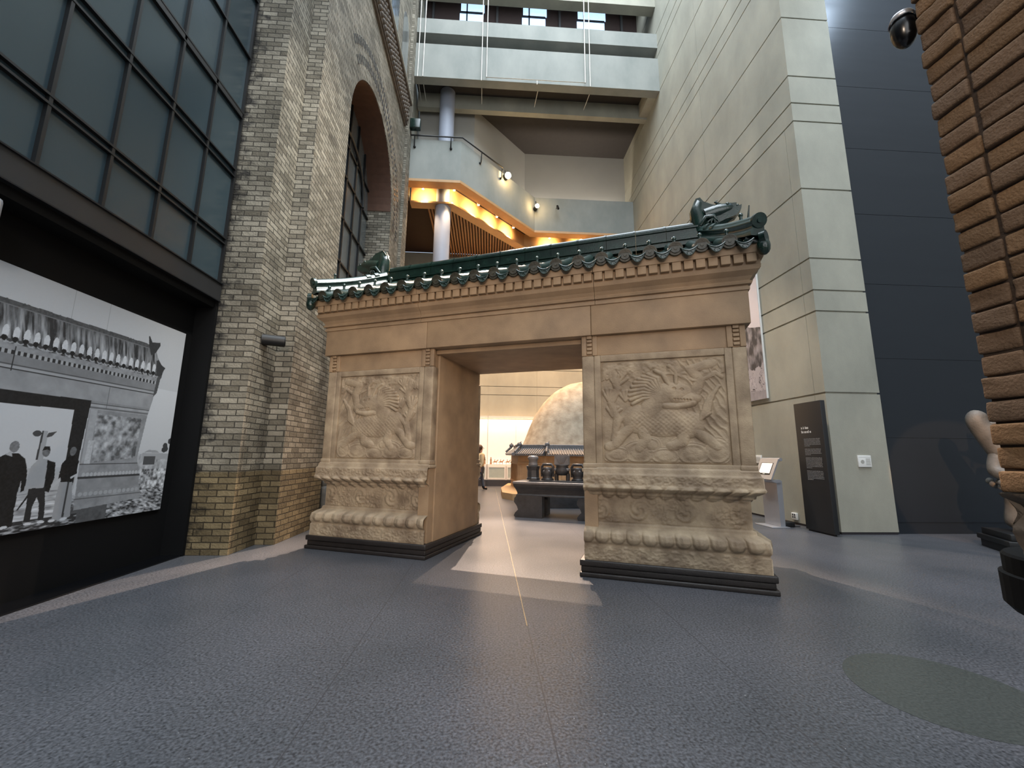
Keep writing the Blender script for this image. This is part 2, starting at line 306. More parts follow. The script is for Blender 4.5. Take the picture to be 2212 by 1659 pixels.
    def build(s, name, mat, parent=None, **props):
        me = s.mesh(name); o = bpy.data.objects.new(name, me); COL.objects.link(o)
        me.materials.append(mat if not isinstance(mat, str) else MT[mat])
        if parent is not None: o.parent = parent
        for k, v in props.items(): o[k] = v
        return o
def thing(name, label, cat, loc=(0, 0, 0), rotz=0, group=None):
    o = bpy.data.objects.new(name, None); COL.objects.link(o); o.empty_display_size = .1
    o.location = loc; o.rotation_euler = (0, 0, rotz); o['label'] = label; o['category'] = cat
    if group: o['group'] = group
    return o
def tag(o, label, cat, group=None):
    o['label'] = label; o['category'] = cat
    if group: o['group'] = group
    return o
def dup(root, loc, rotz=None, label=None, group=None):
    r = root.copy(); COL.objects.link(r); r.location = loc
    if rotz is not None: r.rotation_euler = (0, 0, rotz)
    if label: r['label'] = label
    if group: r['group'] = group
    for ch in list(root.children):
        c = ch.copy(); COL.objects.link(c); c.parent = r
        for g in ch.children:
            d = g.copy(); COL.objects.link(d); d.parent = c
    return r
def struct(o): o['kind'] = 'structure'; return o
def setcol(o, cols):      # per-vertex colours (paint of a print / bricks)
    me = o.data; a = me.color_attributes.new('col', 'FLOAT_COLOR', 'POINT')
    arr = np.ones((len(me.vertices), 4), np.float32); arr[:, :3] = cols; a.data.foreach_set('color', arr.ravel())
# value noise
def vnoise(x, y, seed=0):
    rs = np.random.RandomState(seed); T = rs.rand(256, 256)
    xi = np.floor(x).astype(int); yi = np.floor(y).astype(int); fx = x-xi; fy = y-yi
    fx = fx*fx*(3-2*fx); fy = fy*fy*(3-2*fy)
    g = lambda a, b: T[a % 256, b % 256]
    return (g(xi, yi)*(1-fx)+g(xi+1, yi)*fx)*(1-fy)+(g(xi, yi+1)*(1-fx)+g(xi+1, yi+1)*fx)*fy
def fbm(x, y, o=4, seed=0):
    r = 0; a = .5
    for k in range(o): r = r+a*vnoise(x*2**k, y*2**k, seed+k); a *= .5
    return r

# ============================================================ THE SETTING
struct(MB().box(-8, -9, -.2, 14, 20, 0).build('floor', 'floor'))
struct(MB().box(-8, -9.3, 0, 14, -9, 24).build('wall_entrance', 'plaster'))
struct(MB().box(-8.3, -9, 0, -8, 20, 24).build('wall_far_left', 'plaster'))
struct(MB().box(13, -9, 0, 13.3, 8, 24).build('wall_far_right', 'plaster'))
GR = [2.67, 4.35, 4.80, 5.50, 7.10, 8.75, 9.21, 9.91, 11.49, 13.15, 13.59, 14.3, 15.88, 17.5, 17.97, 18.65, 20.3]
# right concrete wall with recessed horizontal joints
m = MB(); prev = .045
for z in GR+[24]:
    ys = [7.66, 7.93, 11.2, 19.45] if z < 9 else [7.66, 11.2, 19.45]
    for a, b in zip(ys[:-1], ys[1:]):
        m.box(6.6, a+(.004 if a > 7.7 else 0), prev, 7.73, b-(.004 if b < 19 else 0), z-.018)
    prev = z+.018
struct(m.build('wall_right', 'conc'))
struct(MB().box(6.63, 7.69, .0, 7.70, 19.42, 24).build('wall_right_core', 'conc'))
struct(MB().box(6.612, 7.672, .0, 7.72, 7.69, .045).box(6.612, 7.69, 0, 6.63, 19.4, .045).build('baseboard_right', 'casebase'))
m = MB(); z = 1.81-1.6
while z < 24:
    m.box(7.73, 7.74, max(0, z)+.004, 13, 7.9, min(24, z+1.6)-.004); z += 1.6
m.box(7.73, 7.75, 0, 13, 7.88, 24)
struct(m.build('wall_dark_panels', 'darkwall'))
# left: brick facade
BX = -3.235; AC = 10.31; AR = 1.98; ASP = 9.0
m = MB(); m.box(-6, 6.165, 0, -3.52, 6.837, 24).box(-6, 6.837, 0, BX, 8.33, 24).box(-6, 8.33, 0, BX, 8.5, 4.2)
m.box(-4.15, 12.29, 0, BX, 14.62, 24)
N = 28
for i in range(N):
    a0, a1 = math.pi-math.pi*i/N, math.pi-math.pi*(i+1)/N
    y0, y1 = AC+AR*math.cos(a0), AC+AR*math.cos(a1)
    m.prism([(y0, ASP+AR*math.sin(a0)), (y1, ASP+AR*math.sin(a1)), (y1, 24), (y0, 24)], -4.15, BX, 'x')
m.box(BX, 13.5, 0, -3.14, 14.08, 24)
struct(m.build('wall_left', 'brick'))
# arch soffit lining
m = MB()
for i in range(N):
    a0, a1 = math.pi-math.pi*i/N, math.pi-math.pi*(i+1)/N
    q = lambda a, r: (AC+r*math.cos(a), ASP+r*math.sin(a))
    m.prism([q(a0, AR), q(a1, AR), q(a1, AR-.02), q(a0, AR-.02)], -4.1, BX-.02, 'x')
struct(m.build('trim_1', 'redbrown'))
# two rings of dark header slots over the arch
m = MB()
for r0, r1 in ((2.28, 2.47), (2.66, 2.84)):
    n = int(math.radians(160)*r0/.15)
    for i in range(n):
        a = R(140)-i*.15/r0
        if a < R(-14): break
        c, s_ = math.cos(a), math.sin(a); t = .028
        p = [(AC+r0*c-t*s_, ASP+r0*s_+t*c), (AC+r1*c-t*s_, ASP+r1*s_+t*c), (AC+r1*c+t*s_, ASP+r1*s_-t*c), (AC+r0*c+t*s_, ASP+r0*s_-t*c)]
        m.prism(p, BX-.01, BX+.008, 'x')
struct(m.build('trim_2', 'casebase'))
# ornamented string course
m = MB(); m.box(BX, 7.2, 13.08, BX+.10, 13.35, 13.98).box(BX, 7.2, 13.98, BX+.2, 13.45, 14.06).box(BX, 7.2, 13.0, BX+.06, 13.30, 13.08)
for k in range(34):
    y = 7.3+k*.178
    for j, zz in enumerate((13.2, 13.42, 13.64, 13.84)):
        m.ball((BX+.11, y+(.08 if j % 2 else 0), zz), (.07, .075, .08), 8, 5)
struct(m.build('trim_3', 'ornam'))
struct(MB().box(BX, 7.2, 14.06, BX+.22, 13.5, 14.10).build('trim_4', 'conc'))
m = MB()
for yc in (9.6, 11.2, 12.7):
    pts = [(yc-.42, 14.3), (yc+.42, 14.3)]+[(yc+.42*math.cos(a), 16.4+.6*math.sin(a)) for a in np.linspace(0, math.pi, 12)]
    m.prism(pts, BX-.01, BX+.015, 'x')
struct(m.build('window_5', 'winglass'))
# arched window: glazing set deep in the reveal
wx = -3.98
wn = bpy.data.objects.new('window_2', None); COL.objects.link(wn); struct(wn)
pts = [(8.33, 4.2), (12.29, 4.2)]+[(AC+AR*math.cos(a), ASP+AR*math.sin(a)) for a in np.linspace(0, math.pi, 24)]
MB().prism(pts, wx-.03, wx, 'x').build('glass', 'winglass', wn)
m = MB()
for k in range(1, 6):
    y = 8.33+k*.66; h = ASP+math.sqrt(max(0, AR**2-(y-AC)**2)); m.box(wx, y-.03, 4.2, wx+.05, y+.03, h)
for z in (4.55, 5.1, 6.3, 7.5, 8.7, 9.6): 
    dz = .0
    m.box(wx, 8.33, z-.025, wx+.05, 12.29, z+.025)
    if z < 6: m.box(wx, 8.33, z+.06, wx+.05, 12.29, z+.09)
m.build('mullion_grid', 'frame', wn)
m = MB(); m.tube([(wx+.06, AC+1.35*math.cos(a), 8.7+1.25*math.sin(a)) for a in np.linspace(0, math.pi, 24)], .045, 8); m.build('arch_bar', 'frame', wn)
struct(MB().box(-4.7, 8.3, 0, -4.15, 12.4, 4.2).build('wall_niche', 'plaster'))
# ---- curtain wall over the picture recess
cw = bpy.data.objects.new('window_1', None); COL.objects.link(cw); struct(cw)
MB().box(-4.14, -4, 3.88, -4.10, 6.12, 24).build('glass', 'glass', cw)
for k in range(16):
    y = 6.11-.643*k; MB().box(-4.11, y-.017, 3.88, -4.06, y+.017, 24).build('mullion', 'frame', cw)
zt = [4.515, 4.60, 5.66, 5.78, 6.70, 6.79, 7.83, 8.95, 9.05, 10.1, 11.2, 11.3, 12.4, 13.5]
for z in zt: MB().box(-4.105, -4, z-.012, -4.055, 6.11, z+.012).build('transom', 'frame', cw)
MB().box(-4.10, -4, 6.712, -4.06, 6.11, 6.778).build('transom_infill', 'band', cw)
struct(MB().box(-4.6, -4, 3.62, -4.05, 6.14, 3.88).box(-4.3, -4, 3.60, -4.06, 6.14, 3.615).build('trim_5', 'band'))
struct(MB().box(-4.09, -4, 3.872, -4.03, 6.14, 3.888).box(-4.09, -4, 3.598, -4.035, 6.14, 3.612).build('trim_6', 'metal'))
struct(MB().box(-4.6, -4, 0, -4.36, 6.165, 3.6).box(-4.36, 6.115, 0, -4.075, 6.165, 3.6).box(-4.36, -4, 3.5, -4.1, 6.115, 3.6).build('wall_picture_recess', 'deepblack'))
struct(MB().box(-4.36, -4, 0, -4.085, 6.115, .016).build('baseboard_left', 'blackg'))

# ---- the mural: a flat black-and-white print, painted on a fine grid
def mural():
    y0, y1, z0, z1 = 2.3, 5.955, .635, 3.045; ny, nz = 760, 500
    Yg, Zg = np.meshgrid(np.linspace(y0, y1, ny), np.linspace(z0, z1, nz), indexing='ij')
    yy, zz = Yg, Zg
    wy = yy+.012*(fbm(yy*14, zz*14, 3, 5)-.5); wz = zz+.012*(fbm(yy*14, zz*14, 3, 9)-.5)
    I = .33+.05*(zz-1.4)+.01*(fbm(yy*2, zz*2, 3, 1)-.5)            # sky
    I = np.where(zz > 2.2, .31+.02*vnoise(yy*1.5, zz*1.5, 3), I)
    def poly(pts, w=(None, None)):
        py, pz = w if w[0] is not None else (yy, zz); ins = np.zeros(yy.shape, bool); n = len(pts)
        for i in range(n):
            (a, b), (c, d) = pts[i], pts[(i+1) % n]
            if b == d: continue
            cr = ((b > pz) != (d > pz)) & (py < (c-a)*(pz-b)/(d-b)+a); ins ^= cr
        return ins
    W = (wy, wz)
    def put(mask, val): nonlocal I; I = np.where(mask, val, I)
    n1 = fbm(yy*26, zz*26, 4, 20); n2 = fbm(yy*9, zz*9, 4, 30); n3 = fbm(yy*60, zz*60, 3, 40)
    # distant landscape and rubble
    put(poly([(5.4, .6), (6.1, .6), (6.1, 1.36), (5.4, 1.36)], W), .10+.30*n1)
    put(poly([(5.53, 1.28), (6.1, 1.30), (6.1, 1.36), (5.53, 1.37)]), .22)
    put(poly([(5.56, 1.22), (5.74, 1.22), (5.74, 1.33), (5.56, 1.33)]), .05)
    put(poly([(5.55, 1.38), (5.62, 1.41), (5.75, 1.40), (5.8, 1.37)], W), .2)
    for (a, b, r) in ((5.88, 1.46, .035), (5.86, 1.41, .03), (5.9, 1.42, .03), (5.95, 1.53, .03)): put((wy-a)**2+(wz-b)**2 < r*r*(1+n3), .03)
    put((yy > 5.45) & (zz < 1.17) & (zz > .9), .05+.55*np.clip(n1*1.6-.4, 0, 1))
    put((zz < .93) & (yy > 4.7), np.clip(.02+.75*(fbm((yy+zz)*22, zz*50, 4, 52)-.28), .02, .5))
    put((zz < .80-.02*(yy-4.7)) & (yy < 5.15) & (yy > 4.7), .03+.05*n1)
    # ground through the opening
    put((zz < 1.22) & (yy < 4.72), .20+.12*n2)
    put((zz < 1.0) & (yy < 4.72), .12+.35*np.clip(fbm(yy*8, zz*60, 3, 61)*1.5-.3, 0, 1))
    put((zz < .74) & (yy < 4.8), .02+.5*np.clip(fbm(yy*16, zz*60, 3, 62)*2-.85, 0, 1))
    # gate: lintel and walls
    body = poly([(2.2, 1.92), (2.2, 2.12), (5.56, 2.12), (5.56, 2.07), (5.51, 1.83), (5.46, 1.35), (5.47, 1.26), (5.53, 1.14), (5.54, .99), (5.61, .82), (4.76, .77), (4.73, 1.3), (4.74, 1.92)])
    put(body, .155+.10*(n2-.4)+.05*(n1-.5))
    put(body & (zz > 1.93), .17+.09*(n2-.45)+.04*fbm(yy*3, (yy+zz)*9, 3, 77))
    put(poly([(2.2, 1.80), (4.57, 1.81), (4.59, .8), (4.69, .75), (4.74, 1.93), (2.2, 1.925)]), .012)
    put(body & (abs(zz-1.86) < .008), .03); put(body & (abs(zz-1.905) < .005), .05); put(body & (zz > 1.84) & (zz < 1.9), I+.06)
    pan = poly([(4.87, 1.26), (4.82, 1.80), (5.44, 1.79), (5.42, 1.31)])
    put(pan, .06+.30*np.clip(fbm(yy*17, zz*17, 4, 90)*1.8-.45, 0, 1))
    put(poly([(4.75, 1.26), (4.83, 1.26), (4.83, 1.84), (4.75, 1.84)]), .20+.06*n1)
    put(poly([(4.78, 1.25), (4.85, 1.25), (4.85, 1.5), (4.79, 1.5)]), .24+.12*n3)
    put(body & (abs(zz-1.245) < .006), .04)
    for k in range(17):
        a = 4.80+k*.045; put(body & ((yy-a)**2/.0004+(zz-1.135)**2/.0005 < 1), .26); 
    put(body & (zz < 1.115) & (zz > 1.09), .03)
    put(body & (zz < 1.09) & (zz > .97), .10+.10*n2)
    for k in range(13):
        a = 4.80+k*.06; put(body & ((yy-a)**2/.0006+(zz-.93)**2/.0005 < 1), .22)
    put(body & (abs(zz-.885) < .005), .06)
    # cornice lines, dentils
    cor = (yy < 5.57) & (zz >= 2.11) & (zz < 2.3)
    put(cor, .14+.05*(n2-.5)); put((yy < 5.57) & (zz > 2.125) & (zz < 2.15), .22); put((yy < 5.57) & (abs(zz-2.12) < .006), .02); put((yy < 5.57) & (abs(zz-2.16) < .004), .05)
    put((yy < 5.57) & (zz > 2.25) & (zz < 2.29) & ((yy*1/.052 % 1) < .5), .02); put((yy < 5.57) & (zz > 2.25) & (zz < 2.29) & ((yy*1/.052 % 1) >= .5), .24)
    put((yy < 5.57) & (zz >= 2.29) & (zz < 2.34), .12+.12*n1)
    put(abs(yy-3.93) < .003, np.where((zz > 2.1) & (zz < 2.33), .02, I)); put((abs(yy-4.93) < .003) & (zz > 1.86) & (zz < 2.11), .04)
    # roof slope with weeds
    roof = poly([(2.2, 2.34), (2.2, 2.735), (5.33, 2.735), (5.47, 2.70), (5.57, 2.53), (5.66, 2.46), (5.63, 2.34)], W)
    ph = (yy-2.30)/.088
    st = np.clip(fbm((yy+.18*(zz-2.4))*34, zz*5, 4, 101)*2.2-.78, 0, 1)
    put(roof, .025+.36*st*np.clip(1.25-(zz-2.34)*2.2, .12, 1))
    put(roof & (zz > 2.69), .035+.05*n3); put(roof & (abs(zz-2.685) < .006), .12)
    for k in range(42):
        a = 2.33+k*.088
        if a > 5.58: break
        put((yy-a-.0*(zz-2.4))**2/.00075+(zz-2.44)**2/.0045 < 1, .34+.1*n3)
        put((yy-a)**2/.0007+(zz-2.385)**2/.0007 < 1, .012)
        put(((yy-a-.044)**2/.0011+(zz-2.372)**2/.0007 < 1) & (zz < 2.372), .24)
        put(((yy-a-.044)**2/.0008+(zz-2.378)**2/.0004 < 1) & (zz < 2.385), .04)
    put(poly([(5.36, 2.72), (5.34, 2.83), (5.355, 2.84), (5.41, 2.77), (5.45, 2.78), (5.53, 2.80), (5.54, 2.76), (5.49, 2.66), (5.42, 2.6)], W), .03)
    put(poly([(5.52, 2.55), (5.55, 2.57), (5.6, 2.52), (5.68, 2.49), (5.64, 2.42), (5.62, 2.36), (5.55, 2.36)], W), .03)
    put(poly([(5.57, 2.34), (5.63, 2.38), (5.60, 2.14), (5.55, 2.08)]), .05)
    # stone post with cloud wings
    put(poly([(4.29, 1.3), (4.30, 1.58), (4.355, 1.58), (4.36, 1.3)]), .22); put(poly([(4.29, 1.3), (4.30, 1.58), (4.315, 1.58), (4.31, 1.3)]), .03)
    put((yy-4.26)**2/.0016+(zz-1.55)**2/.0009 < 1, .04); put(poly([(4.35, 1.52), (4.36, 1.56), (4.44, 1.58), (4.40, 1.53), (4.36, 1.515)]), .04)
    # three men
    def ell(a, b, ra, rb): return (wy-a)**2/ra**2+(wz-b)**2/rb**2 < 1
    dark = .008
    put(poly([(3.93, 1.24), (3.99, 1.33), (4.05, 1.365), (4.13, 1.36), (4.20, 1.31), (4.235, 1.2), (4.255, 1.02), (4.215, 1.0), (4.20, 1.12), (4.19, .98), (4.20, .70), (4.02, .70), (3.93, .9)], W), dark)
    put(ell(4.09, 1.42, .042, .052), .075+.08*n3); put(poly([(4.03, 1.35), (4.07, 1.385), (4.09, 1.33)]), .25)
    put(poly([(4.26, 1.24), (4.32, 1.31), (4.42, 1.30), (4.43, 1.02), (4.27, 1.02), (4.24, 1.0)], W), .20+.04*n2)
    put(poly([(4.40, 1.30), (4.48, 1.27), (4.50, 1.12), (4.47, .98), (4.42, 1.0)], W), dark)
    put(poly([(4.28, 1.03), (4.43, 1.03), (4.455, .88), (4.47, .72), (4.42, .72), (4.40, .88), (4.365, .95), (4.345, .85), (4.345, .72), (4.29, .72), (4.29, .9)], W), .014)
    put(poly([(4.21, .84), (4.225, .84), (4.29, .95), (4.28, .97)]), .01)
    put(ell(4.375, 1.375, .038, .05), .06+.07*n3); put(poly([(4.335, 1.385), (4.35, 1.43), (4.40, 1.43), (4.415, 1.385), (4.38, 1.40)]), .01)
    put(poly([(4.55, 1.26), (4.60, 1.33), (4.66, 1.34), (4.72, 1.28), (4.72, 1.15), (4.68, 1.08), (4.57, 1.07), (4.54, 1.1)], W), dark)
    put(poly([(4.56, 1.07), (4.69, 1.07), (4.72, .9), (4.73, .71), (4.55, .70), (4.55, .9)], W), .16+.05*n2); put(poly([(4.645, 1.07), (4.66, 1.07), (4.665, .72), (4.645, .72)]), .03)
    put(poly([(4.48, 1.05), (4.56, 1.12), (4.57, 1.09), (4.5, 1.02)]), .28); put(poly([(4.67, 1.1), (4.74, 1.14), (4.74, 1.16), (4.66, 1.12)]), .3)
    put(ell(4.64, 1.385, .034, .045), .055+.07*n3)
    for a in (4.13, 4.33, 4.45, 4.55, 4.67): put(ell(a, .70, .035, .013), .36)
    # print seams
    for a in (2.95, 4.765, 4.36): put((abs(yy-a) < .0022) & (zz > 2.74), .19)
    I = np.clip((I+.012*(n3-.5))*1.55, .004, 1)
    tint = np.stack([I*.92, I*.98, I*1.06], -1)
    arr = np.stack([np.full(yy.shape, -4.33), yy, zz], -1)
    me = bpy.data.meshes.new('print')
    vs = arr.reshape(-1, 3); i0 = (np.arange(ny-1)[:, None]*nz+np.arange(nz-1)[None]).ravel()
    fs = np.stack([i0, i0+nz, i0+nz+1, i0+1], -1)
    me.from_pydata(vs.tolist(), [], fs.tolist()); o = bpy.data.objects.new('print', me); COL.objects.link(o)
    setcol(o, tint.reshape(-1, 3)); me.materials.append(attr_mat('mural_print', .55))
    b = MB().box(-4.358, 2.3, .635, -4.332, 5.955, 3.045).build('backing_board', 'white')
    t = thing('photo_mural', 'large black-and-white photograph of a stone gateway with three robed men, on the left wall', 'photograph')
    o.parent = t; b.parent = t
mural()
tag(MB().cbox(-4.35, 2.7, 3.16, -4.035, 3.37, 3.44, .04).build('projector_housing', 'silver'), 'pale grey rounded box under the dark beam at the left edge', 'box')
# small things seen in the slit between brick wall and gateway
tag(MB().box(-3.42, 8.9, 1.95, -3.40, 9.6, 2.75).build('wall_panel', 'black'), 'narrow black panel in the slit between brick wall and gateway', 'panel')
tag(MB().box(-3.42, 8.8, 1.15, -3.40, 9.5, 1.93).build('wall_panel', 'silver'), 'pale panel below the black one in the slit beside the gateway', 'panel')
m = MB(); m.cbox(-3.5, 8.6, 0, -3.1, 9.3, .25, .03).cbox(-3.45, 8.65, .25, -3.15, 9.2, .75, .12).ball((-3.28, 8.85, .8), (.16, .2, .18))
tag(m.build('carved_stone_block', 'whitestone'), 'weathered carved stone block on the floor behind the left gate pier', 'stone')
# cylinder lamp on the brick corner
t = thing('wall_lamp', 'black cylindrical lamp sticking out of the grey brick pier', 'lamp', (-3.4, 6.52, 3.12))
MB().tube([(-.13, -.1, 0), (.16, .02, 0)], .085, 20).build('lamp_shade', 'black', t)
MB().box(-.14, -.04, -.05, -.10, .04, .05).build('mounting_plate', 'metal', t)
MB().tube([(.161, .02, 0), (.165, .022, 0)], .07, 20).build('lens', 'metal', t)

# ---- bridge, balcony and ceilings at the far end
struct(MB().box(BX+.0, 14.0, 15.85, 6.6, 14.36, 17.37).build('trim_7', 'concb'))
struct(MB().box(BX, 14.0, 17.88, 6.6, 14.45, 18.56).build('trim_8', 'concb'))
struct(MB().box(BX, 14.5, 17.2, 6.6, 14.6, 18.2).build('wall_bridge_recess', 'darkceil'))
struct(MB().box(BX, 14.0, 19.9, 6.6, 14.4, 21.2).build('trim_9', 'conc'))
struct(MB().box(BX, 15.35, 15.77, 6.6, 15.6, 16.5).box(6.24, 14.36, 15.85, 6.6, 15.6, 16.5).build('trim_10', 'conc'))
struct(MB().box(BX, 14.36, 16.45, 6.24, 15.35, 16.6).box(BX, 15.6, 16.3, 6.6, 19.5, 16.45).build('ceiling_balcony', 'darkceil'))
# upper gallery windows: bright panes between dark ones
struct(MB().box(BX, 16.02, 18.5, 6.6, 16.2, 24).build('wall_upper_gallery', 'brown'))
struct(MB().box(BX, 14.4, 21.95, 6.6, 16.0, 22.1).build('ceiling_upper_gallery', 'plaster'))
up = bpy.data.objects.new('window_3', None); COL.objects.link(up); struct(up)
for x0, x1 in ((-1.69, -.62), (1.18, 2.27), (3.75, 5.05)):
    MB().box(x0, 15.98, 21.0, x1, 16.01, 21.38).box(x0+.05, 15.98, 21.5, x1+.06, 16.01, 21.93).build('bright_pane', 'skypane', up)
    MB().box(x0+.3, 15.95, 20.8, x0+.36, 16.0, 21.95).box(x0, 15.95, 21.4, x1, 15.99, 21.48).build('frame_bar', 'metal', up)
for x in (-2.88, .03, 2.93, 5.85): MB().box(x-.05, 15.9, 20.5, x+.05, 16.0, 21.95).build('frame_post', 'band', up)
PB = [(BX, 14.13), (-1.24, 14.13), (1.94, 17.4), (6.6, 17.4)]
def offs(path, d):       # offset away from the viewer (to the left of the running direction)
    out = []; P = [Vector(p) for p in path]
    for i, p in enumerate(P):
        ns = []
        for a, b in ((i-1, i), (i, i+1)):
            if a < 0 or b >= len(P): continue
            t = (P[b]-P[a]).normalized(); ns.append(Vector((-t.y, t.x)))
        n = ns[0] if len(ns) == 1 else (ns[0]+ns[1]).normalized(); k = 1 if len(ns) == 1 else 1/n.dot(ns[0])
        out.append(p+n*d*k)
    return out
def pathbox(m, path, d0, d1, z0, z1):
    A, B = offs(path, d0), offs(path, d1)
    for i in range(len(path)-1):
        m.prism([A[i], A[i+1], B[i+1], B[i]], z0, z1)
    return m
struct(pathbox(MB(), PB, 0, .28, 11.55, 13.2).build('trim_11', 'concb'))
struct(pathbox(MB(), PB, .28, 1.5, 11.9, 12.0).build('floor_balcony', 'darkceil'))
struct(pathbox(MB(), PB, .0, .42, 11.45, 11.55).build('trim_12', 'trimwood'))
struct(pathbox(MB(), PB, .95, 1.05, 11.15, 11.95).build('trim_13', 'trimwood'))
struct(pathbox(MB(), PB, .78, 1.2, 11.08, 11.15).build('trim_14', 'trimwood'))
struct(pathbox(MB(), PB, .42, .95, 11.86, 11.9).build('ceiling_light_slot', 'brown'))
# inner wall of the balcony
PW = [(BX, 15.9), (-.86, 15.9), (1.56, 18.45), (6.6, 18.45)]
struct(pathbox(MB(), PW, 0, .2, 11.9, 16.3).build('wall_balcony', 'plaster'))
# slatted ceiling under it
PS = offs(PB, 1.2)
def ystart(x):
    for a, b in zip(PS[:-1], PS[1:]):
        if a.x <= x <= b.x: return a.y+(b.y-a.y)*(x-a.x)/(b.x-a.x)
    return 18.5
m = MB(); x = -2.6
while x < 6.55:
    m.box(x, ystart(x), 11.10, x+.075, 19.44, 11.16); x += .125
struct(m.build('ceiling_slats', 'slat'))
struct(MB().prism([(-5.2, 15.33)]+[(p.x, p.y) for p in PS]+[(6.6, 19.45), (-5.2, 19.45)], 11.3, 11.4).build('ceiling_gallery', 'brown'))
t = MB(); t.tube([(-1.98, 15.25, 0), (-1.98, 15.25, 16.4)], .31, 40); struct(t.build('column_round', 'column'))
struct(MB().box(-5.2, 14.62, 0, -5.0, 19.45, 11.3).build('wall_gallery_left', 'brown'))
struct(MB().box(-4.2, 14.62, 11.4, -3.3, 19.5, 24).build('wall_upper_left', 'conc'))
# back wall of the gallery with joints
m = MB(); prev = 0
for z in (4.19, 4.60, 5.42, 7.1, 8.75, 11.3):
    for a, b in ((-5, -2.1), (-2.1, -.02), (-.02, 2.3), (2.3, 6.6)): m.box(a+.003, 19.45, prev, b-.003, 19.7, z-.014)
    prev = z+.014
m.box(-5, 19.48, 0, 6.6, 19.72, 11.3)
struct(m.build('wall_back', 'conc'))
# downlights in the slot: fixture + real lamp
for i, (x, y) in enumerate(((-2.69, 14.6), (-1.5, 14.6), (-.58, 15.49), (.19, 16.29), (.95, 17.09), (2.7, 17.87), (4.2, 17.87))):
    if i == 0:
        d0 = thing('downlight', 'small white downlight in the slot under the balcony, leftmost', 'light', (x, y, 11.52))
        MB().lathe([(.0, .02), (.06, .02), (.07, 0), (.05, -.07), (.0, -.07)], n=16).build('housing', 'white', d0)
        MB().lathe([(0, -.075), (.045, -.073), (.045, -.07)], n=16).build('bulb', 'lampsmall', d0)
        d0['group'] = 'downlights under the balcony'
    else:
        nm = ('second from the left, by the column', 'third from the left', 'fourth from the left', 'fifth, by the bend', 'sixth, past the bend', 'last one on the right')[i-1]
        dup(d0, (x, y, 11.52), label='small white downlight in the slot under the balcony, '+nm)
    n = Vector((0, 1)) if i in (0, 1, 5, 6) else Vector((-.717, .697))
    spot('downlight_beam', (x+n.x*.06, y+n.y*.06, 11.40), (x+n.x*.6, y+n.y*.6, 11.40), 48, (1, .68, .30), 130, .6, .04)
    spot('downlight_floor', (x+n.x*.1, y+n.y*.1, 11.4), (x+n.x*1.2, y+n.y*1.2, 0), 150, (1, .70, .44), 75, .7, .05)
# handrail
t = thing('handrail', 'black metal handrail on brackets along the concrete balcony edge', 'handrail')
PR = offs(PB, -.10)
MB().tube([(PR[0].x, PR[0].y, 13.28), (PR[1].x, PR[1].y, 13.28), (.40, 15.60, 13.28)], .028, 10).build('rail', 'black', t)
for (x, y, nx, ny) in ((-3.0, 14.13, 0, -1), (-1.63, 14.13, 0, -1), (-.55, 14.84, .717, -.697), (.30, 15.70, .717, -.697)):
    MB().tube([(x, y, 12.85), (x+nx*.08, y+ny*.08, 12.87), (x+nx*.1, y+ny*.1, 13.26)], [.03, .024, .02], 8).ball((x+nx*.02, y+ny*.02, 12.85), .05).build('bracket', 'black', t)
# the two bright spotlights
def spotlamp(name, label, loc, r, tgt, power, n):
    t = thing(name, label, 'light', loc)
    MB().ball((0, 0, 0), r, 16, 10).build('bulb', 'lamp', t)
    d = Vector((n[0], n[1], 0))
    MB().tube([d*-.02+Vector((0, 0, .0)), d*-.3+Vector((0, 0, .03))], [r*.9, r*1.1], 16).tube([d*-.15, d*-.2+Vector((0, 0, .35))], .02, 8).build('housing', 'black', t)
    spot('spotlight_beam', tuple(Vector(loc)+d*.15), tgt, power, (1, .76, .58), 31, .5, .05)
spotlamp('spotlight', 'dazzling warm spotlight on the balcony edge, the larger of two', (.62, 15.75, 13.05), .13, (.1, 5.2, 0), 14000, (.6, -.8))
spotlamp('spotlight', 'smaller warm spotlight right of the dazzling one, by the balcony bend', (2.02, 17.05, 12.55), .09, (0, 6, 1), 2500, (.2, -.97))
t = thing('spotlight', 'unlit black spotlight on the balcony parapet, right of the two lit ones', 'light', (2.95, 17.1, 12.62))
MB().tube([(0, 0, 0), (.02, -.14, -.22)], .05, 12).build('housing', 'black', t); MB().tube([(0, .0, 0), (0, .28, .05)], .018, 8).build('arm', 'black', t)
tag(MB().cbox(-3.145, 13.72, 13.35, -2.76, 13.92, 13.75, .03).build('loudspeaker', 'glazed'), 'small dark green box above the handrail beside the brick pilaster', 'box')
# white hanging rods
def rods(label, pts, r=.017, back=None):
    o = MB()
    for p in pts: o.tube(p, r, 6)
    if back: o.tube([(back[0], 14.37, 16.07), (back[1], 15.34, 16.05)], r*.9, 6)  # added piece that draws the rod's reflection under the bridge
    tag(o.build('hanging_rod', 'rod'), label, 'rod', 'white rods hanging before the bridge')
rods('left rod of the pair nearest the brick wall', [[(-3.0, 13.9, 24), (-3.0, 13.9, 15.74)]], back=(-3.07, -3.1))
rods('right rod of the pair nearest the brick wall', [[(-2.80, 13.9, 24), (-2.80, 13.9, 15.76)]], back=(-2.88, -2.89))
rods('single rod left of the U-shaped rod', [[(-.54, 13.9, 24), (-.54, 13.9, 15.73)]], back=(-.54, -.55))
rods('U-shaped white rod hanging in front of the bridge', [[(-.35, 13.9, 24), (-.35, 13.9, 15.89), (3.56, 13.9, 15.91), (3.56, 13.9, 24)]], .022)
rods('single rod right of the U-shaped rod', [[(3.75, 13.9, 24), (3.75, 13.9, 15.75)]], back=(3.9, 3.82))
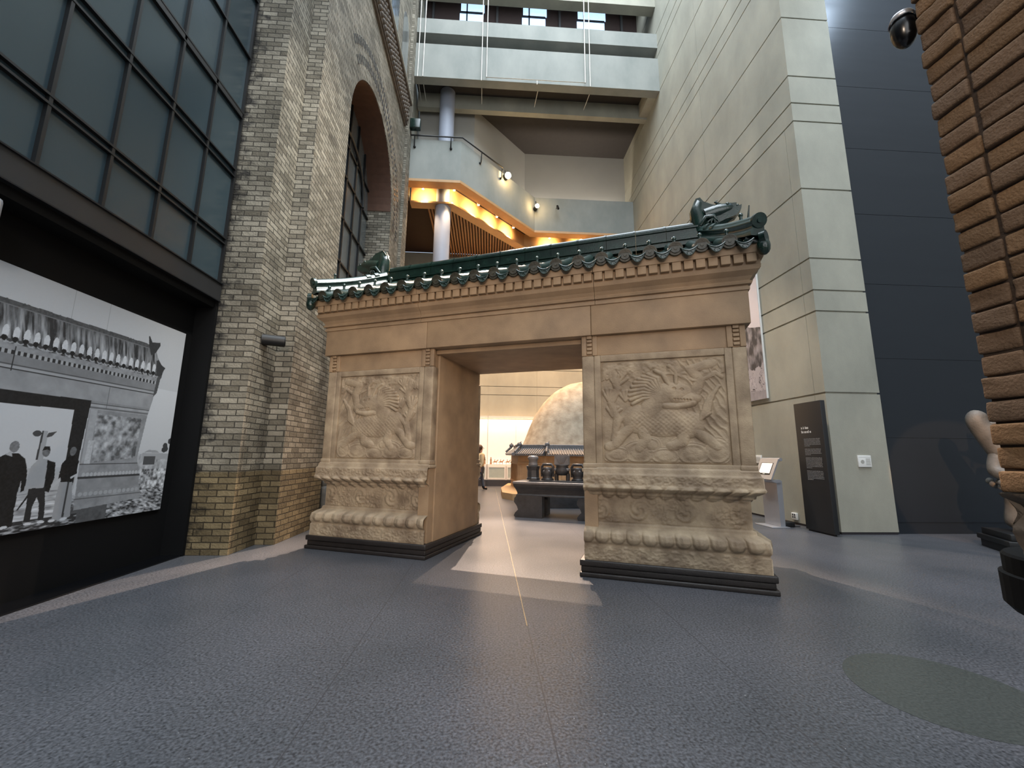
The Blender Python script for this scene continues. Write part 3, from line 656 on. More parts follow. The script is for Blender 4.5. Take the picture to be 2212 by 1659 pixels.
rods('short rod below the middle of the U-shaped rod', [[(1.64, 13.9, 15.865), (1.64, 13.9, 15.70)]], back=(1.76, 1.69))

# ============================================================ THE GATEWAY (own frame: x along the front, y into the depth)
GA = R(-21.6); gate = thing('marble_gateway', 'tan marble gateway with carved animal panels and a green glazed tile roof', 'gateway', (0, 0, 0), GA)
VF, VB = 5.24, 7.05; VC = (VF+VB)/2
PIERS = ((-4.83, -2.95, -1), (-.79, 1.11, 1))     # left, right edge, outer side
def prof(z):          # outward offset of the carved base from the panel block
    P = [(.19, .055), (.355, .055), (.362, .04), (.375, .045), (.40, .06), (.45, .062), (.51, .05), (.55, -.01), (.565, -.045), (.60, -.05), (.605, -.075), (.93, -.075), (.935, -.05), (.97, -.045),
         (.985, .0), (1.02, .055), (1.055, .06), (1.06, .048), (1.18, .045), (1.19, .03), (1.25, .015), (1.26, .0), (1.30, -.005)]
    return np.interp(z, [p[0] for p in P], [p[1] for p in P])
def relief_strip(s, z, seed):      # added relief over base: petals, scrolls
    o = np.zeros(s.shape)
    for (z0, z1, pitch, ph) in ((.385, .560, .172, .3), (.895, 1.057, .172, .8)):
        k = np.abs(((s/pitch+ph) % 1)-.5)*2; t = np.clip((z-z0)/(z1-z0), 0, 1)
        r2 = (k/.93)**2+(np.abs(2*t-1)/.98)**2.6
        sh = np.sqrt(np.clip(1-r2, 0, 1)); inner = np.cos(k*7)*np.clip(1-r2*1.6, 0, 1)
        o += np.where((z > z0) & (z < z1), .050*sh+.006*inner, 0)
    n = fbm(s*11, z*11, 4, seed); ridge = 1-np.abs(np.sin(n*17))
    o += np.where((z > .61) & (z < .925), .022*ridge**1.5*np.clip((fbm(s*3, z*4, 2, seed+5)-.25)*4, 0, 1)+.012*n, 0)
    # round medallions in the waist
    for k in range(-2, 14):
        c = k*.52+.2+.06*math.sin(k*5); r = np.sqrt((s-c)**2+((z-.77)*1.05)**2)
        th = np.arctan2(z-.77, s-c); o += np.where(r < .13, .016*np.sqrt(np.clip(1-(r/.13)**2, 0, 1))+.007*np.cos(r*75+th*2+k), 0)
    o += np.where((z > 1.065) & (z < 1.175) | (z > .2) & (z < .35), .010*(1-np.abs(np.sin(fbm(s*14, z*14, 3, seed+9)*14))), 0)
    return o+.006*(fbm(s*30, z*30, 3, seed+2)-.5)
def carved_base(u0, u1, side, seed):
    """strip running along front, outer side and back; the jamb side is plain"""
    nz = 120; Zs = np.linspace(.19, 1.30, nz); outer, inner = (u1, u0) if side > 0 else (u0, u1)
    L1 = abs(u1-u0); L2 = VB-VF; n1, n2 = 190, 120; rows = []
    base = prof(Zs)
    def row(t1, seg, s0):
        s = np.full(nz, s0); e = relief_strip(s, Zs, seed); ed = min(1, 1)
        return base+e
    for i in range(n1):
        t = i/(n1-1); s0 = t*L1; o = row(t, 0, s0); fade = min(1, (1-t)*14+.0); k = base
        o2 = k+(o-k)*min(1, max(fade, 0)*1.0) if t > .93 else o
        u = inner+(outer+side*k-inner)*t
        rows.append(np.stack([u, VF-o2, Zs], -1))
    for i in range(n2):
        t = i/(n2-1); s0 = L1+t*L2; o = row(t, 1, s0); k = base; f = min(1, t*14, (1-t)*14); o2 = k+(o-k)*f
        v = (VF-k)+((VB+k)-(VF-k))*t
        rows.append(np.stack([outer+side*o2, v, Zs], -1))
    for i in range(60):
        t = i/59; s0 = L1+L2+t*L1; o = row(t, 2, s0); k = base; f = min(1, t*14); o2 = k+(o-k)*f
        u = outer+side*k+(inner-(outer+side*k))*t
        rows.append(np.stack([u, VB+o2, Zs], -1))
    m = MB(); m.grid([list(map(tuple, r)) for r in rows])
    return m
def seg_d(x, y, a, b):
    ax, ay = a; bx, by = b; dx, dy = bx-ax, by-ay; t = np.clip(((x-ax)*dx+(y-ay)*dy)/(dx*dx+dy*dy+1e-9), 0, 1)
    return np.hypot(x-ax-t*dx, y-ay-t*dy)
def poly_d(x, y, pts): return np.minimum.reduce([seg_d(x, y, a, b) for a, b in zip(pts[:-1], pts[1:])])
def blob(x, y, c, r, k=1.0):       # domed ellipse
    return np.sqrt(np.clip(1-((x-c[0])/r[0])**2-((y-c[1])/r[1])**2, 0, 1))
def tubeh(x, y, pts, r): return np.sqrt(np.clip(1-(poly_d(x, y, pts)/r)**2, 0, 1))
def qilin(x, y, seed, flip):       # x,y in 0..1 over the field
    x = np.where(flip, 1-x, x)
    wx = x+.015*(fbm(x*9, y*9, 3, seed)-.5); wy = y+.015*(fbm(x*9, y*9, 3, seed+3)-.5)
    bg = .16*(fbm(x*7, y*7, 4, seed+7))
    H = bg
    # swirling clouds / waves and foliage behind
    n = fbm(wx*5, wy*5, 3, seed+11); H = np.maximum(H, np.where(wx+.25*wy > .82, .32*(1-np.abs(np.sin((wx*.9+wy*.5+.10*n)*62)))**.8, 0))
    fol = fbm(x*13, y*13, 3, seed+13); H = np.maximum(H, np.where(y > .80+.04*np.sin(x*14), .55*np.clip(fol*2.6-.75, 0, 1), 0))
    for (c, l) in (((.06, .60), .2), ((.13, .74), .2), ((.20, .60), .16), ((.09, .45), .16), ((.18, .84), .16), ((.05, .82), .12)):
        for a in np.linspace(.1, 1.5, 5): H = np.maximum(H, .42*tubeh(wx, wy, [c, (c[0]+l*math.cos(a+.6)*.6, c[1]+l*math.sin(a+.6)*.6)], .016))
    # tree trunk
    H = np.maximum(H, .5*tubeh(wx, wy, [(.10, .22), (.13, .42), (.08, .58), (.14, .72), (.10, .9)], .035))
    H = np.maximum(H, .6*tubeh(wx, wy, [(.75, .62), (.80, .78), (.74, .88), (.90, .93)], .045)); H = np.maximum(H, .45*tubeh(wx, wy, [(.80, .76), (.92, .84), (.97, .8)], .022))
    # rocks
    for c, r in (((.30, .10), (.16, .13)), ((.12, .08), (.14, .10)), ((.50, .07), (.15, .10)), ((.72, .09), (.16, .12)), ((.90, .12), (.12, .14)), ((.40, .17), (.09, .09)), ((.62, .18), (.08, .07))):
        b = blob(wx, wy, c, r); H = np.maximum(H, np.where(b > 0, .50*b+.06*np.cos(b*26), 0))
    # body, legs
    H = np.maximum(H, .80*blob(wx, wy, (.50, .40), (.27, .15))); H = np.maximum(H, .86*blob(wx, wy, (.30, .42), (.13, .14)))
    H = np.maximum(H, .85*blob(wx, wy, (.68, .36), (.14, .13)))
    for p, r in (([(.28, .38), (.17, .27), (.10, .17), (.05, .15)], .045), ([(.33, .33), (.36, .22), (.30, .13)], .05), ([(.66, .30), (.64, .19), (.56, .16)], .05), ([(.74, .30), (.84, .22), (.90, .15)], .045)):
        H = np.maximum(H, .74*tubeh(wx, wy, p, r))
    H = np.maximum(H, .6*tubeh(wx, wy, [(.22, .48), (.14, .40), (.11, .30), (.15, .23)], .03))
    sc = np.where(blob(wx, wy, (.50, .40), (.27, .15)) > .25, .05*np.cos(wx*150)*np.cos(wy*150), 0); H = H+sc
    # neck, head turned back, mane
    H = np.maximum(H, .88*tubeh(wx, wy, [(.40, .48), (.46, .60), (.54, .66)], .10))
    H = np.maximum(H, 1.0*blob(wx, wy, (.60, .66), (.14, .10))); H = np.maximum(H, .95*blob(wx, wy, (.71, .60), (.10, .065)))
    H = np.maximum(H, .98*tubeh(wx, wy, [(.52, .54), (.62, .53), (.74, .56)], .035))
    for i in range(9):
        a = 1.7+i*.2; c = (.50, .64); H = np.maximum(H, .78*tubeh(wx, wy, [c, (c[0]+.16*math.cos(a), c[1]+.17*math.sin(a)), (c[0]+.26*math.cos(a+.25), c[1]+.22*math.sin(a+.2))], .02))
    for c in ((.60, .70), (.66, .69)): H = np.where(np.hypot(x-c[0], y-c[1]) < .016, .62, H)
    for k in range(6): H = np.where(np.hypot(x-(.60+k*.024), (y-.595+.1*(x-.66))) < .009, .5, H)
    H = np.maximum(H, .7*tubeh(wx, wy, [(.56, .74), (.52, .84), (.46, .88)], .02)); H = np.maximum(H, .7*tubeh(wx, wy, [(.62, .75), (.62, .86), (.57, .92)], .02))
    # tail plumes
    for i in range(6): H = np.maximum(H, .62*tubeh(wx, wy, [(.78, .40), (.86, .46+.03*i), (.84+.02*i, .56+.03*i)], .018))
    return H
def relief_panel(u0, u1, z0, z1, seed, flip):
    n, k = 330, 330; U, Zz = np.meshgrid(np.linspace(0, 1, n), np.linspace(0, 1, k), indexing='ij')
    H = qilin(U, Zz, seed, flip); ef = np.clip(np.minimum.reduce([U, 1-U, Zz, 1-Zz])*45, 0, 1)
    H = H*.040*ef+.004*fbm(U*60, Zz*60, 3, seed)*ef
    arr = np.stack([u0+(u1-u0)*U, VF+.032-H, z0+(z1-z0)*Zz], -1)
    m = MB(); vs = arr.reshape(-1, 3); i0 = (np.arange(n-1)[:, None]*k+np.arange(k-1)[None]).ravel()
    m.v = vs.tolist(); m.f = np.stack([i0, i0+k, i0+k+1, i0+1], -1).tolist(); m.sm = [True]*len(m.f)
    return m
ZP = 1.30; ZT = 2.665
for gi, (u0, u1, sd) in enumerate(PIERS):
    # dark moulded plinth
    a0 = u0-(.075 if sd < 0 else .0); a1 = u1+(.075 if sd > 0 else 0); m = MB(); e0 = .05 if sd < 0 else .05; e1 = e0
    for (z0, z1, o) in ((0, .05, .095), (.05, .12, .07), (.12, .19, .09)):
        m.cbox(u0-(o if sd < 0 else o*.6), VF-o, z0, u1+(o if sd > 0 else o*.5), VB+o, z1, .014)
    m.build('plinth', 'plinth', gate)
    carved_base(u0, u1, sd, 31+gi*50).build('carved_base', 'marblec', gate, label='lighter carved stone with two rows of lotus petals')
    # inner mass of the base and plain jamb slab
    jx = u1 if sd < 0 else u0
    MB().box(u0+.14, VF+.14, .19, u1-.14, VB-.14, ZP).box(min(jx, jx-sd*-.0)-(.16 if sd < 0 else 0), VF+.02, .19, jx+(0 if sd < 0 else .16), VB-.02, ZP).build('base_core', 'marble', gate)
    MB().cbox(jx-.02, VF+.16, .19, jx+.02, VB-.16, 2.90, .006).build('jamb_slab', 'marble', gate)
    # panel block
    cw_ = .155; fu0, fu1 = u0+.235, u1-.235
    m = MB(); m.box(u0+.05, VF+.045, ZP-.02, u1-.05, VB-.045, ZT)
    m.build('pier_core', 'marble', gate)
    for a in (u0, u1-cw_):
        for vv in (VF, VB-cw_):
            m = MB(); m.cbox(a, vv, ZP, a+cw_, vv+cw_, ZT, .018)
            m.cbox(a-.022, vv-.022, 1.20, a+cw_+.022, vv+cw_+.022, 1.245, .014).cbox(a-.012, vv-.012, 1.245, a+cw_+.012, vv+cw_+.012, 1.31, .02)
            m.build('corner_post', 'marblec', gate)
    m = MB()     # frame round the relief
    m.cbox(u0+cw_, VF+.005, 1.27, fu0, VF+.06, ZT, .008).cbox(fu1, VF+.005, 1.27, u1-cw_, VF+.06, ZT, .008)
    m.cbox(fu0, VF+.005, ZT-.085, fu1, VF+.06, ZT, .008).cbox(u0+cw_, VF-.0, 1.23, u1-cw_, VF+.06, 1.31, .01)
    m.build('panel_frame', 'marblec', gate)
    relief_panel(fu0, fu1, 1.31, ZT-.085, 100+gi*40, gi == 0).build('relief_panel', 'marblec', gate, label='shallow carved relief of a maned beast among rocks and foliage')
    # outer side relief field
    MB().box(u0-.002 if sd < 0 else u1-.02, VF+.2, 1.36, u0+.02 if sd < 0 else u1+.002, VB-.2, 2.58).build('side_panel', 'marblec', gate)
    # smooth block above, with ladder brackets
    MB().cbox(u0+.02, VF+.015, ZT, u1-.02, VB-.015, 2.925, .008).build('upper_block', 'marble', gate)
    for a in (u0, u1-.20):
        m = MB(); m.cbox(a+.0, VF-.004, ZT, a+.062, VF+.05, 2.925, .006).cbox(a+.138, VF-.004, ZT, a+.20, VF+.05, 2.925, .006)
        for zz in (ZT+.02, ZT+.072, ZT+.124, ZT+.176, ZT+.228): m.cbox(a+.066, VF-.012, zz, a+.134, VF+.04, zz+.034, .006)
        m.cbox(a+.066, VF-.02, 2.885, a+.134, VF+.04, 2.925, .006)
        m.build('bracket', 'marble', gate)
# lintel in three stones
UL, UR = -4.89, 1.165
for a, b in ((UL, -3.055), (-3.05, -.66), (-.655, UR)):
    MB().cbox(a, VF-.055, 2.925, b, VB+.055, 3.325, .006).build('lintel', 'marble', gate)
MB().box(-2.96, VF+.1, 2.86, -.78, VB-.1, 2.93).build('lintel_soffit', 'marble', gate)
# cornice: swept profile
CP = [(3.32, .05), (3.325, .072), (3.365, .074), (3.372, .058), (3.384, .058), (3.39, .092), (3.41, .10), (3.425, .088), (3.428, .075), (3.44, .078), (3.48, .105), (3.53, .165), (3.575, .182), (3.58, .165), (3.595, .165), (3.70, .165), (3.70, .235), (3.745, .245), (3.80, .25), (3.80, .0)]
def cornice(a, b, endl, endr):
    # a..b along x; the outer ends return round the corner
    m = MB(); rows = []
    for z, o in CP:
        l = a-(o-.075 if endl else 0); r = b+(o-.075 if endr else 0)
        rows.append([(l, VF-o, z), (r, VF-o, z), (r, VB+o, z), (l, VB+o, z)])
    n = len(rows)
    vs = [p for r_ in rows for p in r_]
    fs = [(i*4+j, i*4+(j+1) % 4, (i+1)*4+(j+1) % 4, (i+1)*4+j) for i in range(n-1) for j in range(4)]+[(3, 2, 1, 0), tuple(range((n-1)*4, n*4))]
    return m.add(vs, fs)
for a, b, l, r in ((UL-.02, -3.155, 1, 0), (-3.15, -.60, 0, 0), (-.595, UR+.02, 0, 1)): cornice(a, b, l, r).build('cornice', 'marble', gate)
MB().box(UL+.05, VF+.0, 3.3, UR-.05, VB-.0, 3.84).build('cornice_core', 'marble', gate)
den = MB().cbox(-.051, -.045, -.052, .051, .03, .054, .005).mesh('dentil'); den.materials.append(MT['marble'])
k = 0; u = 1.19
def place(name, me, loc, rz=0, parent=gate):
    o = bpy.data.objects.new(name, me); COL.objects.link(o); o.parent = parent; o.location = loc; o.rotation_euler = (0, 0, rz); return o
while u > -4.97:
    place('dentil', den, (u, VF-.18, 3.648)); u -= .1325
v = VF
while v < VB+.1:
    place('dentil', den, (UR+.11, v, 3.648), R(90)); place('dentil', den, (UL-.11, v, 3.648), R(-90)); v += .1325
# ---------------- roof
VE = 4.94; ZE = 3.84; VR = VC; ZR = 4.46
HL, HR = (-4.45, -5.03), (.70, 1.30)       # hip: ridge end, eave corner
def slope(t): return ZE+(ZR-ZE)*(t**1.25*.55+.45*t)      # t 0 eave .. 1 ridge
m = MB(); rows = []
for t in np.linspace(0, 1, 8):
    z = slope(t)-.05; v0 = VE+.03+(VR-VE-.03)*t; l = HL[1]+(HL[0]-HL[1])*t; r = HR[1]+(HR[0]-HR[1])*t; v1 = 2*VR-v0
    rows.append([(l, v0, z), (r, v0, z), (r, v1, z), (l, v1, z)])
vs = [p for r_ in rows for p in r_]
fs = [(i*4+j, i*4+(j+1) % 4, (i+1)*4+(j+1) % 4, (i+1)*4+j) for i in range(7) for j in range(4)]+[(3, 2, 1, 0)]
roof = m.add(vs, fs).build('roof', 'glazed', gate, label='green glazed tile roof')
def rplace(name, me, loc, rz=0): return place(name, me, loc, rz, roof)
def cover_mesh(tmax, dirlen):
    """half-round cover tile from the eave up the slope; front disc and nail knob"""
    m = MB(); r = .074; pts = []; N_ = 10
    for i in range(N_):
        t = tmax*i/(N_-1); pts.append((0, dirlen*t, slope(t)-ZE))
    rad = [r*(1.0 if (i % 2 == 0) else .965) for i in range(N_)]
    m.tube([(0, 0, 0), (0, .028, .004)], r*1.12, 20)
    m.tube([pts[0]]+[(0, p[1]+.02, p[2]) for p in pts[1:]], [r]+rad[1:], 14)
    m.tube([(0, -.008, 0), (0, .0, 0)], r*.8, 20).tube([(0, -.014, 0), (0, .0, 0)], r*.28, 12)
    m.tube([(0, .14, .10), (0, .14, .185)], [.02, .017], 10).ball((0, .14, .195), (.027, .027, .03), 10, 6)
    return m
cm = cover_mesh(1.0, VR-VE).mesh('cover_tile'); cm.materials.append(MT['glaze']); cm.materials.append(MT['glazeend'])
def endmat(me):
    for p in me.polygons:
        if abs(p.normal.y) > .9 and p.center.y < .01: p.material_index = 1
endmat(cm)
def pan_mesh(tmax, dirlen):
    m = MB(); rows = []; W_ = .094
    for i in range(10):
        t = tmax*i/9; z = slope(t)-ZE-.02; y = dirlen*t-.03; sg = .0 if i % 2 else .006
        rows.append([(W_*s, y, z-.045*(1-s*s)+sg) for s in np.linspace(-1, 1, 11)])
    m.grid(rows)
    # drip lip: scalloped tongue with raised rim
    out = [(W_*s, -.02-.045*(1-s*s)) for s in np.linspace(-1, 1, 11)]; low = [(W_*.96*s, -.02-.045*(1-s*s)-.062*(1-abs(s)**2.2)-.006) for s in np.linspace(1, -1, 11)]
    pts = out+low; m.prism([(a, b) for a, b in pts], -.034, -.018, 'y')
    m.tube([(W_*s, -.036, -.020-.045*(1-s*s)) for s in np.linspace(-1, 1, 11)], .009, 6)
    m.tube([(W_*.9*s, -.036, -.02-.045*(1-s*s)-.060*(1-abs(s)**2.2)) for s in np.linspace(-1, 1, 13)], .006, 6)
    m.tube([(.035*math.cos(a)*(1-a/9), -.036, -.098+.022*math.sin(a)) for a in np.linspace(0, 6, 18)], .006, 5)
    return m
pm = pan_mesh(1.0, VR-VE).mesh('drip_tile'); pm.materials.append(MT['glaze'])
def tmax_u(u):
    if u > HR[0]: return max(.12, (HR[1]-u)/(HR[1]-HR[0]))
    if u < HL[0]: return max(.12, (u-HL[1])/(HL[0]-HL[1]))
    return 1.0
for i in range(21):
    u = .967-.2893*i; tm = tmax_u(u)
    me = cm
    if tm < .99: me = cover_mesh(tm, VR-VE).mesh('cover_tile'); me.materials.append(MT['glaze']); me.materials.append(MT['glazeend']); endmat(me)
    rplace('cover_tile', me, (u, VE, ZE))
for i in range(22):
    u = .967+.1446-.2893*i; tm = tmax_u(u); me = pm
    if tm < .99: me = pan_mesh(tm, VR-VE).mesh('drip_tile'); me.materials.append(MT['glaze'])
    rplace('drip_tile', me, (u, VE, ZE-.0))
# tiles on the two short ends
def side_cover(L):
    me = cover_mesh(.95, L).mesh('cover_tile'); me.materials.append(MT['glaze']); me.materials.append(MT['glazeend']); endmat(me); return me
for j in range(7):
    v = VE+.16+j*.36; tm = 1-abs(v-VR)/(VR-VE); L = .55*max(tm, .25)
    f_ = lambda d: d
    me = MB(); me.tube([(0, 0, 0), (0, .028, .0)], .076, 20).tube([(0, .01, 0), (0, L*.5, .28*tm), (0, L, .6*tm)], .068, 12).tube([(0, -.012, 0), (0, 0, 0)], .02, 10)
    me = me.mesh('cover_tile'); me.materials.append(MT['glaze'])
    rplace('cover_tile', me, (HR[1]+.0, v, ZE), R(90)); rplace('cover_tile', me, (HL[1]-.0, v, ZE), R(-90))
for j in range(6):
    v = VE+.34+j*.36
    me = MB(); me.grid([[(.088*s, -.02+.25*t, -.02-.045*(1-s*s)+.2*t) for s in np.linspace(-1, 1, 9)] for t in (0, 1)])
    me.prism([(.088*s, -.02-.045*(1-s*s)) for s in np.linspace(-1, 1, 9)]+[(.085*s, -.026-.045*(1-s*s)-.06*(1-s*s)) for s in np.linspace(1, -1, 9)], -.03, -.015, 'y')
    me = me.mesh('drip_tile'); me.materials.append(MT['glaze'])
    rplace('drip_tile', me, (HR[1], v, ZE), R(90)); rplace('drip_tile', me, (HL[1], v, ZE), R(-90))
# main ridge in segments
n = 12; a0, b0 = -4.42, .80
for i in range(n):
    a = a0+(b0-a0)*i/n; b = a0+(b0-a0)*(i+1)/n-.006
    m = MB(); P_ = [(-.115, 4.42), (-.115, 4.47), (-.095, 4.475), (-.095, 4.495), (-.12, 4.50), (-.12, 4.525), (-.085, 4.53), (-.085, 4.665), (-.105, 4.672), (-.105, 4.695), (-.07, 4.70)]
    P_ += [(-.068*math.cos(t), 4.725+.068*math.sin(t)) for t in np.linspace(0, math.pi, 9)]+[(-p[0], p[1]) for p in P_[::-1]]
    m.prism([(VR+p[0], p[1]) for p in P_], a, b, 'x')
    m.tube([(b-.03, VR, 4.727), (b, VR, 4.727)], .073, 14)
    m.build('ridge_tile', 'ridgeglaze', roof)
# hip ridges down to the corners
def hip(p0, p1):
    d = Vector(p1)-Vector(p0); m = MB(); L = d.length; nrm = Vector((-d.y, d.x, 0)).normalized()
    pts = [Vector(p0)+d*t+Vector((0, 0, -.035*math.sin(t*math.pi))) for t in np.linspace(0, 1, 9)]
    prof_ = [(-.09, -.16), (-.09, -.10), (-.07, -.09), (-.07, -.02), (-.085, -.015), (-.085, .01)]+[(-.07*math.cos(a), .02+.07*math.sin(a)) for a in np.linspace(0, math.pi, 9)]+[(.085, .01), (.085, -.015), (.07, -.02), (.07, -.09), (.09, -.10), (.09, -.16)]
    rows = [[tuple(p+nrm*a+Vector((0, 0, b))) for a, b in prof_] for p in pts]
    m.grid(rows); m.add(rows[0], [tuple(range(len(prof_)))]); m.add(rows[-1], [tuple(range(len(prof_)))])
    e = pts[-1]; dn = (pts[-1]-pts[-2]).normalized()
    m.tube([e+Vector((0, 0, .02))-dn*.0, e+Vector((0, 0, .02))+dn*.04], .085, 20).tube([e+Vector((0, 0, .02))+dn*.04, e+Vector((0, 0, .02))+dn*.055], .03, 12)
    m.tube([pts[6]+Vector((0, 0, .08)), pts[6]+Vector((0, 0, .14))], .018, 8).ball(pts[6]+Vector((0, 0, .15)), .028, 8, 6)
    for q in (1, 2): m.tube([pts[q]+Vector((0, 0, .02)), pts[q]+d*.06+Vector((0, 0, .02))], .088-.004*q, 16)
    m.build('hip_ridge', 'glaze', roof)
hip((.86, VR-.05, 4.62), (1.27, VE+.02, 4.03)); hip((-4.52, VR-.05, 4.62), (-5.0, VE+.02, 4.06))
hip((.86, VR+.05, 4.62), (1.27, 2*VR-VE, 4.03)); hip((-4.52, VR+.05, 4.62), (-5.0, 2*VR-VE, 4.06))
for (sx, ux) in ((1, 1.30), (-1, -5.03)):   # corner drip tongues
    m = MB(); m.ball((ux, VE-.0, ZE-.12), (.07, .07, .10), 12, 8).tube([(ux-sx*.02, VE, ZE-.02), (ux+sx*.03, VE-.03, ZE-.02)], .078, 18)
    m.build('corner_tile', 'glazed', roof)
# dragon ornaments biting the ridge ends
def dragon(pts_out, sx, ox):
    m = MB(); t = .075
    m.prism(pts_out, VR-t, VR+t, 'y')
    bm = bmesh.new()
    X = lambda u: u
    def P(u, z, v=0): return (u, VR+v, z)
    c = [(ox+sx*.06, 4.62), (ox+sx*.05, 4.80), (ox+sx*.02, 4.95), (ox+sx*.06, 5.08), (ox+sx*.12, 5.05)]
    m.tube([P(*p) for p in c], [.11, .12, .10, .085, .05], 12)
    m.tube([P(ox+sx*.12, 4.86), P(ox+sx*.30, 4.90), P(ox+sx*.46, 4.92), P(ox+sx*.58, 4.90)], [.12, .12, .09, .04], 12)
    m.tube([P(ox+sx*.20, 4.74), P(ox+sx*.40, 4.77), P(ox+sx*.52, 4.82)], [.09, .06, .03], 10)
    for s in (-1, 1):
        m.tube([P(ox+sx*.05, 4.68, s*.1), P(ox+sx*.12, 4.78, s*.13), P(ox+sx*.22, 4.78, s*.13), P(ox+sx*.26, 4.72, s*.12)], [.03, .035, .035, .02], 8)
        for q in range(4): m.tube([P(ox+sx*.22, 4.76, s*.12), P(ox+sx*(.14+.045*q), 4.70, s*.14), P(ox+sx*(.13+.05*q), 4.655, s*.13)], [.018, .016, .006], 6)
        m.ball(P(ox+sx*.42, 4.965, s*.07), .028, 8, 6); m.ball(P(ox+sx*.55, 4.94, s*.035), .025, 8, 6)
        m.tube([P(ox+sx*.34, 4.98, s*.05), P(ox+sx*.26, 5.03, s*.07), P(ox+sx*.30, 5.06, s*.06)], [.02, .016, .005], 6)
    for q in range(4): m.tube([P(ox+sx*(.28+.06*q), 4.95), P(ox+sx*(.26+.06*q), 5.0), P(ox+sx*(.30+.06*q), 5.02)], [.03, .02, .006], 6)
    m.build('dragon_finial', 'glazed', roof)
dragon([(.80, 4.55), (.80, 4.86), (.76, 5.03), (.79, 5.13), (.85, 5.14), (.89, 5.07), (1.0, 5.0), (1.12, 4.95), (1.18, 4.98), (1.32, 4.97), (1.31, 4.91), (1.38, 4.93), (1.37, 4.87), (1.3, 4.78), (1.16, 4.74), (1.04, 4.69), (.98, 4.55)], 1, .78)
dragon([(-4.80, 4.5), (-4.82, 4.72), (-4.95, 4.76), (-5.12, 4.80), (-5.16, 4.9), (-5.0, 4.93), (-4.87, 4.99), (-4.75, 5.10), (-4.59, 5.14), (-4.53, 5.06), (-4.56, 4.88), (-4.6, 4.72), (-4.58, 4.5)], -1, -4.56)
for v_ in (4.98,):   # thin upright spike behind the right dragon
    MB().tube([(1.42, VR-.1, 4.55), (1.45, VR-.15, 4.85)], [.02, .008], 6).build('roof_nail', 'glazed', roof)

# ============================================================ RIGHT SIDE
# photo poster on the right wall
def poster():
    y0, y1, z0, z1 = 9.29, 10.9, 2.78, 6.9; ny, nz = 160, 400
    Y, Z = np.meshgrid(np.linspace(y0, y1, ny), np.linspace(z0, z1, nz), indexing='ij')
    n = fbm(Y*3, Z*3, 5, 200); n2 = fbm(Y*12, Z*5, 4, 210); n3 = fbm(Y*7+3*n, Z*2.5, 4, 220)
    I = .62+.05*(n-.5)                                    # pale sky
    hill = Z < 4.52+.35*(Y-9.29)-.1*np.abs(n-.5)
    I = np.where(hill, .06+.30*np.clip(n2*2.2-.75, 0, 1), I)
    snow = Z < 3.62-.12*(Y-9.3)+.25*(n2-.5)
    I = np.where(snow, .40+.25*(n3-.5), I)
    I = np.where(snow & (np.abs(np.sin(n3*15)) < .16), .05, I); I = np.where(Z < 2.95+.1*n2, .22+.2*n2, I)
    c = np.stack([I*1.02, I*.93, I*.97], -1)
    arr = np.stack([np.full(Y.shape, 6.545), Y, Z], -1); i0 = (np.arange(ny-1)[:, None]*nz+np.arange(nz-1)[None]).ravel()
    me = bpy.data.meshes.new('print'); me.from_pydata(arr.reshape(-1, 3).tolist(), [], np.stack([i0, i0+nz, i0+nz+1, i0+1], -1).tolist())
    o = bpy.data.objects.new('print', me); COL.objects.link(o); setcol(o, c.reshape(-1, 3)); me.materials.append(attr_mat('poster_print', .6))
    t = thing('photo_banner', 'tall photographic banner of a pale mountain on the concrete wall behind the gateway', 'banner'); o.parent = t
    MB().box(6.55, y0, z0, 6.597, y1, z1).build('backing_board', 'white', t)
poster()
# charcoal text panel standing against the wall
t = thing('text_panel', 'tall charcoal text panel standing in front of the concrete wall', 'sign', (0, 0, 0))
SX = 6.30
MB().cbox(SX, 7.46, .03, SX+.09, 8.15, 2.49, .004).build('board', 'sign', t)
MB().box(SX+.02, 7.50, 0, SX+.07, 8.11, .03).build('foot', 'black', t)
def wordline(m, y, z, L, h, seed, x=SX-.0015):
    rs = random.Random(seed); a = 0
    while a < L-.01:
        wl = min(rs.uniform(.02, .07), L-a); b = 0
        while b < wl:
            cw2 = h*rs.uniform(.35, .6); hh = h*(1 if rs.random() < .75 else 1.45); m.box(x, y-a-b-cw2*.8, z, x+.002, y-a-b, z+hh); b += cw2
        a += wl+h*.7
m = MB(); wordline(m, 8.01, 1.965, .20, .036, 3); m.box(SX-.0015, 8.006, 1.965, SX+.0005, 8.01, 2.01); wordline(m, 8.01, 1.885, .26, .036, 5); m.build('title_lines', 'signtitle', t)
m = MB(); z = 1.76; seed = 40
for blk, (rows_, L) in enumerate(((6, .40), (5, .40), (8, .40), (7, .40))):
    for r_ in range(rows_):
        wordline(m, 7.965-.0*blk, z, L*(1 if r_ < rows_-1 else .35), .012, seed); z -= .027; seed += 1
    z -= .035
m.build('text_lines', 'signtext', t)
# touch-screen kiosk
t = thing('kiosk', 'silver touch-screen kiosk with a lit screen beside the right gate pier', 'kiosk', (6.0, 8.64, 0), R(0))
m = MB(); m.prism([(-.05, .02), (.05, .02), (.06, .93), (-.06, .93)], -.26, .22, 'y'); m.build('pedestal', 'silver', t)
MB().cbox(-.26, -.30, 0, .12, .26, .018, .006).build('base_plate', 'silver', t)
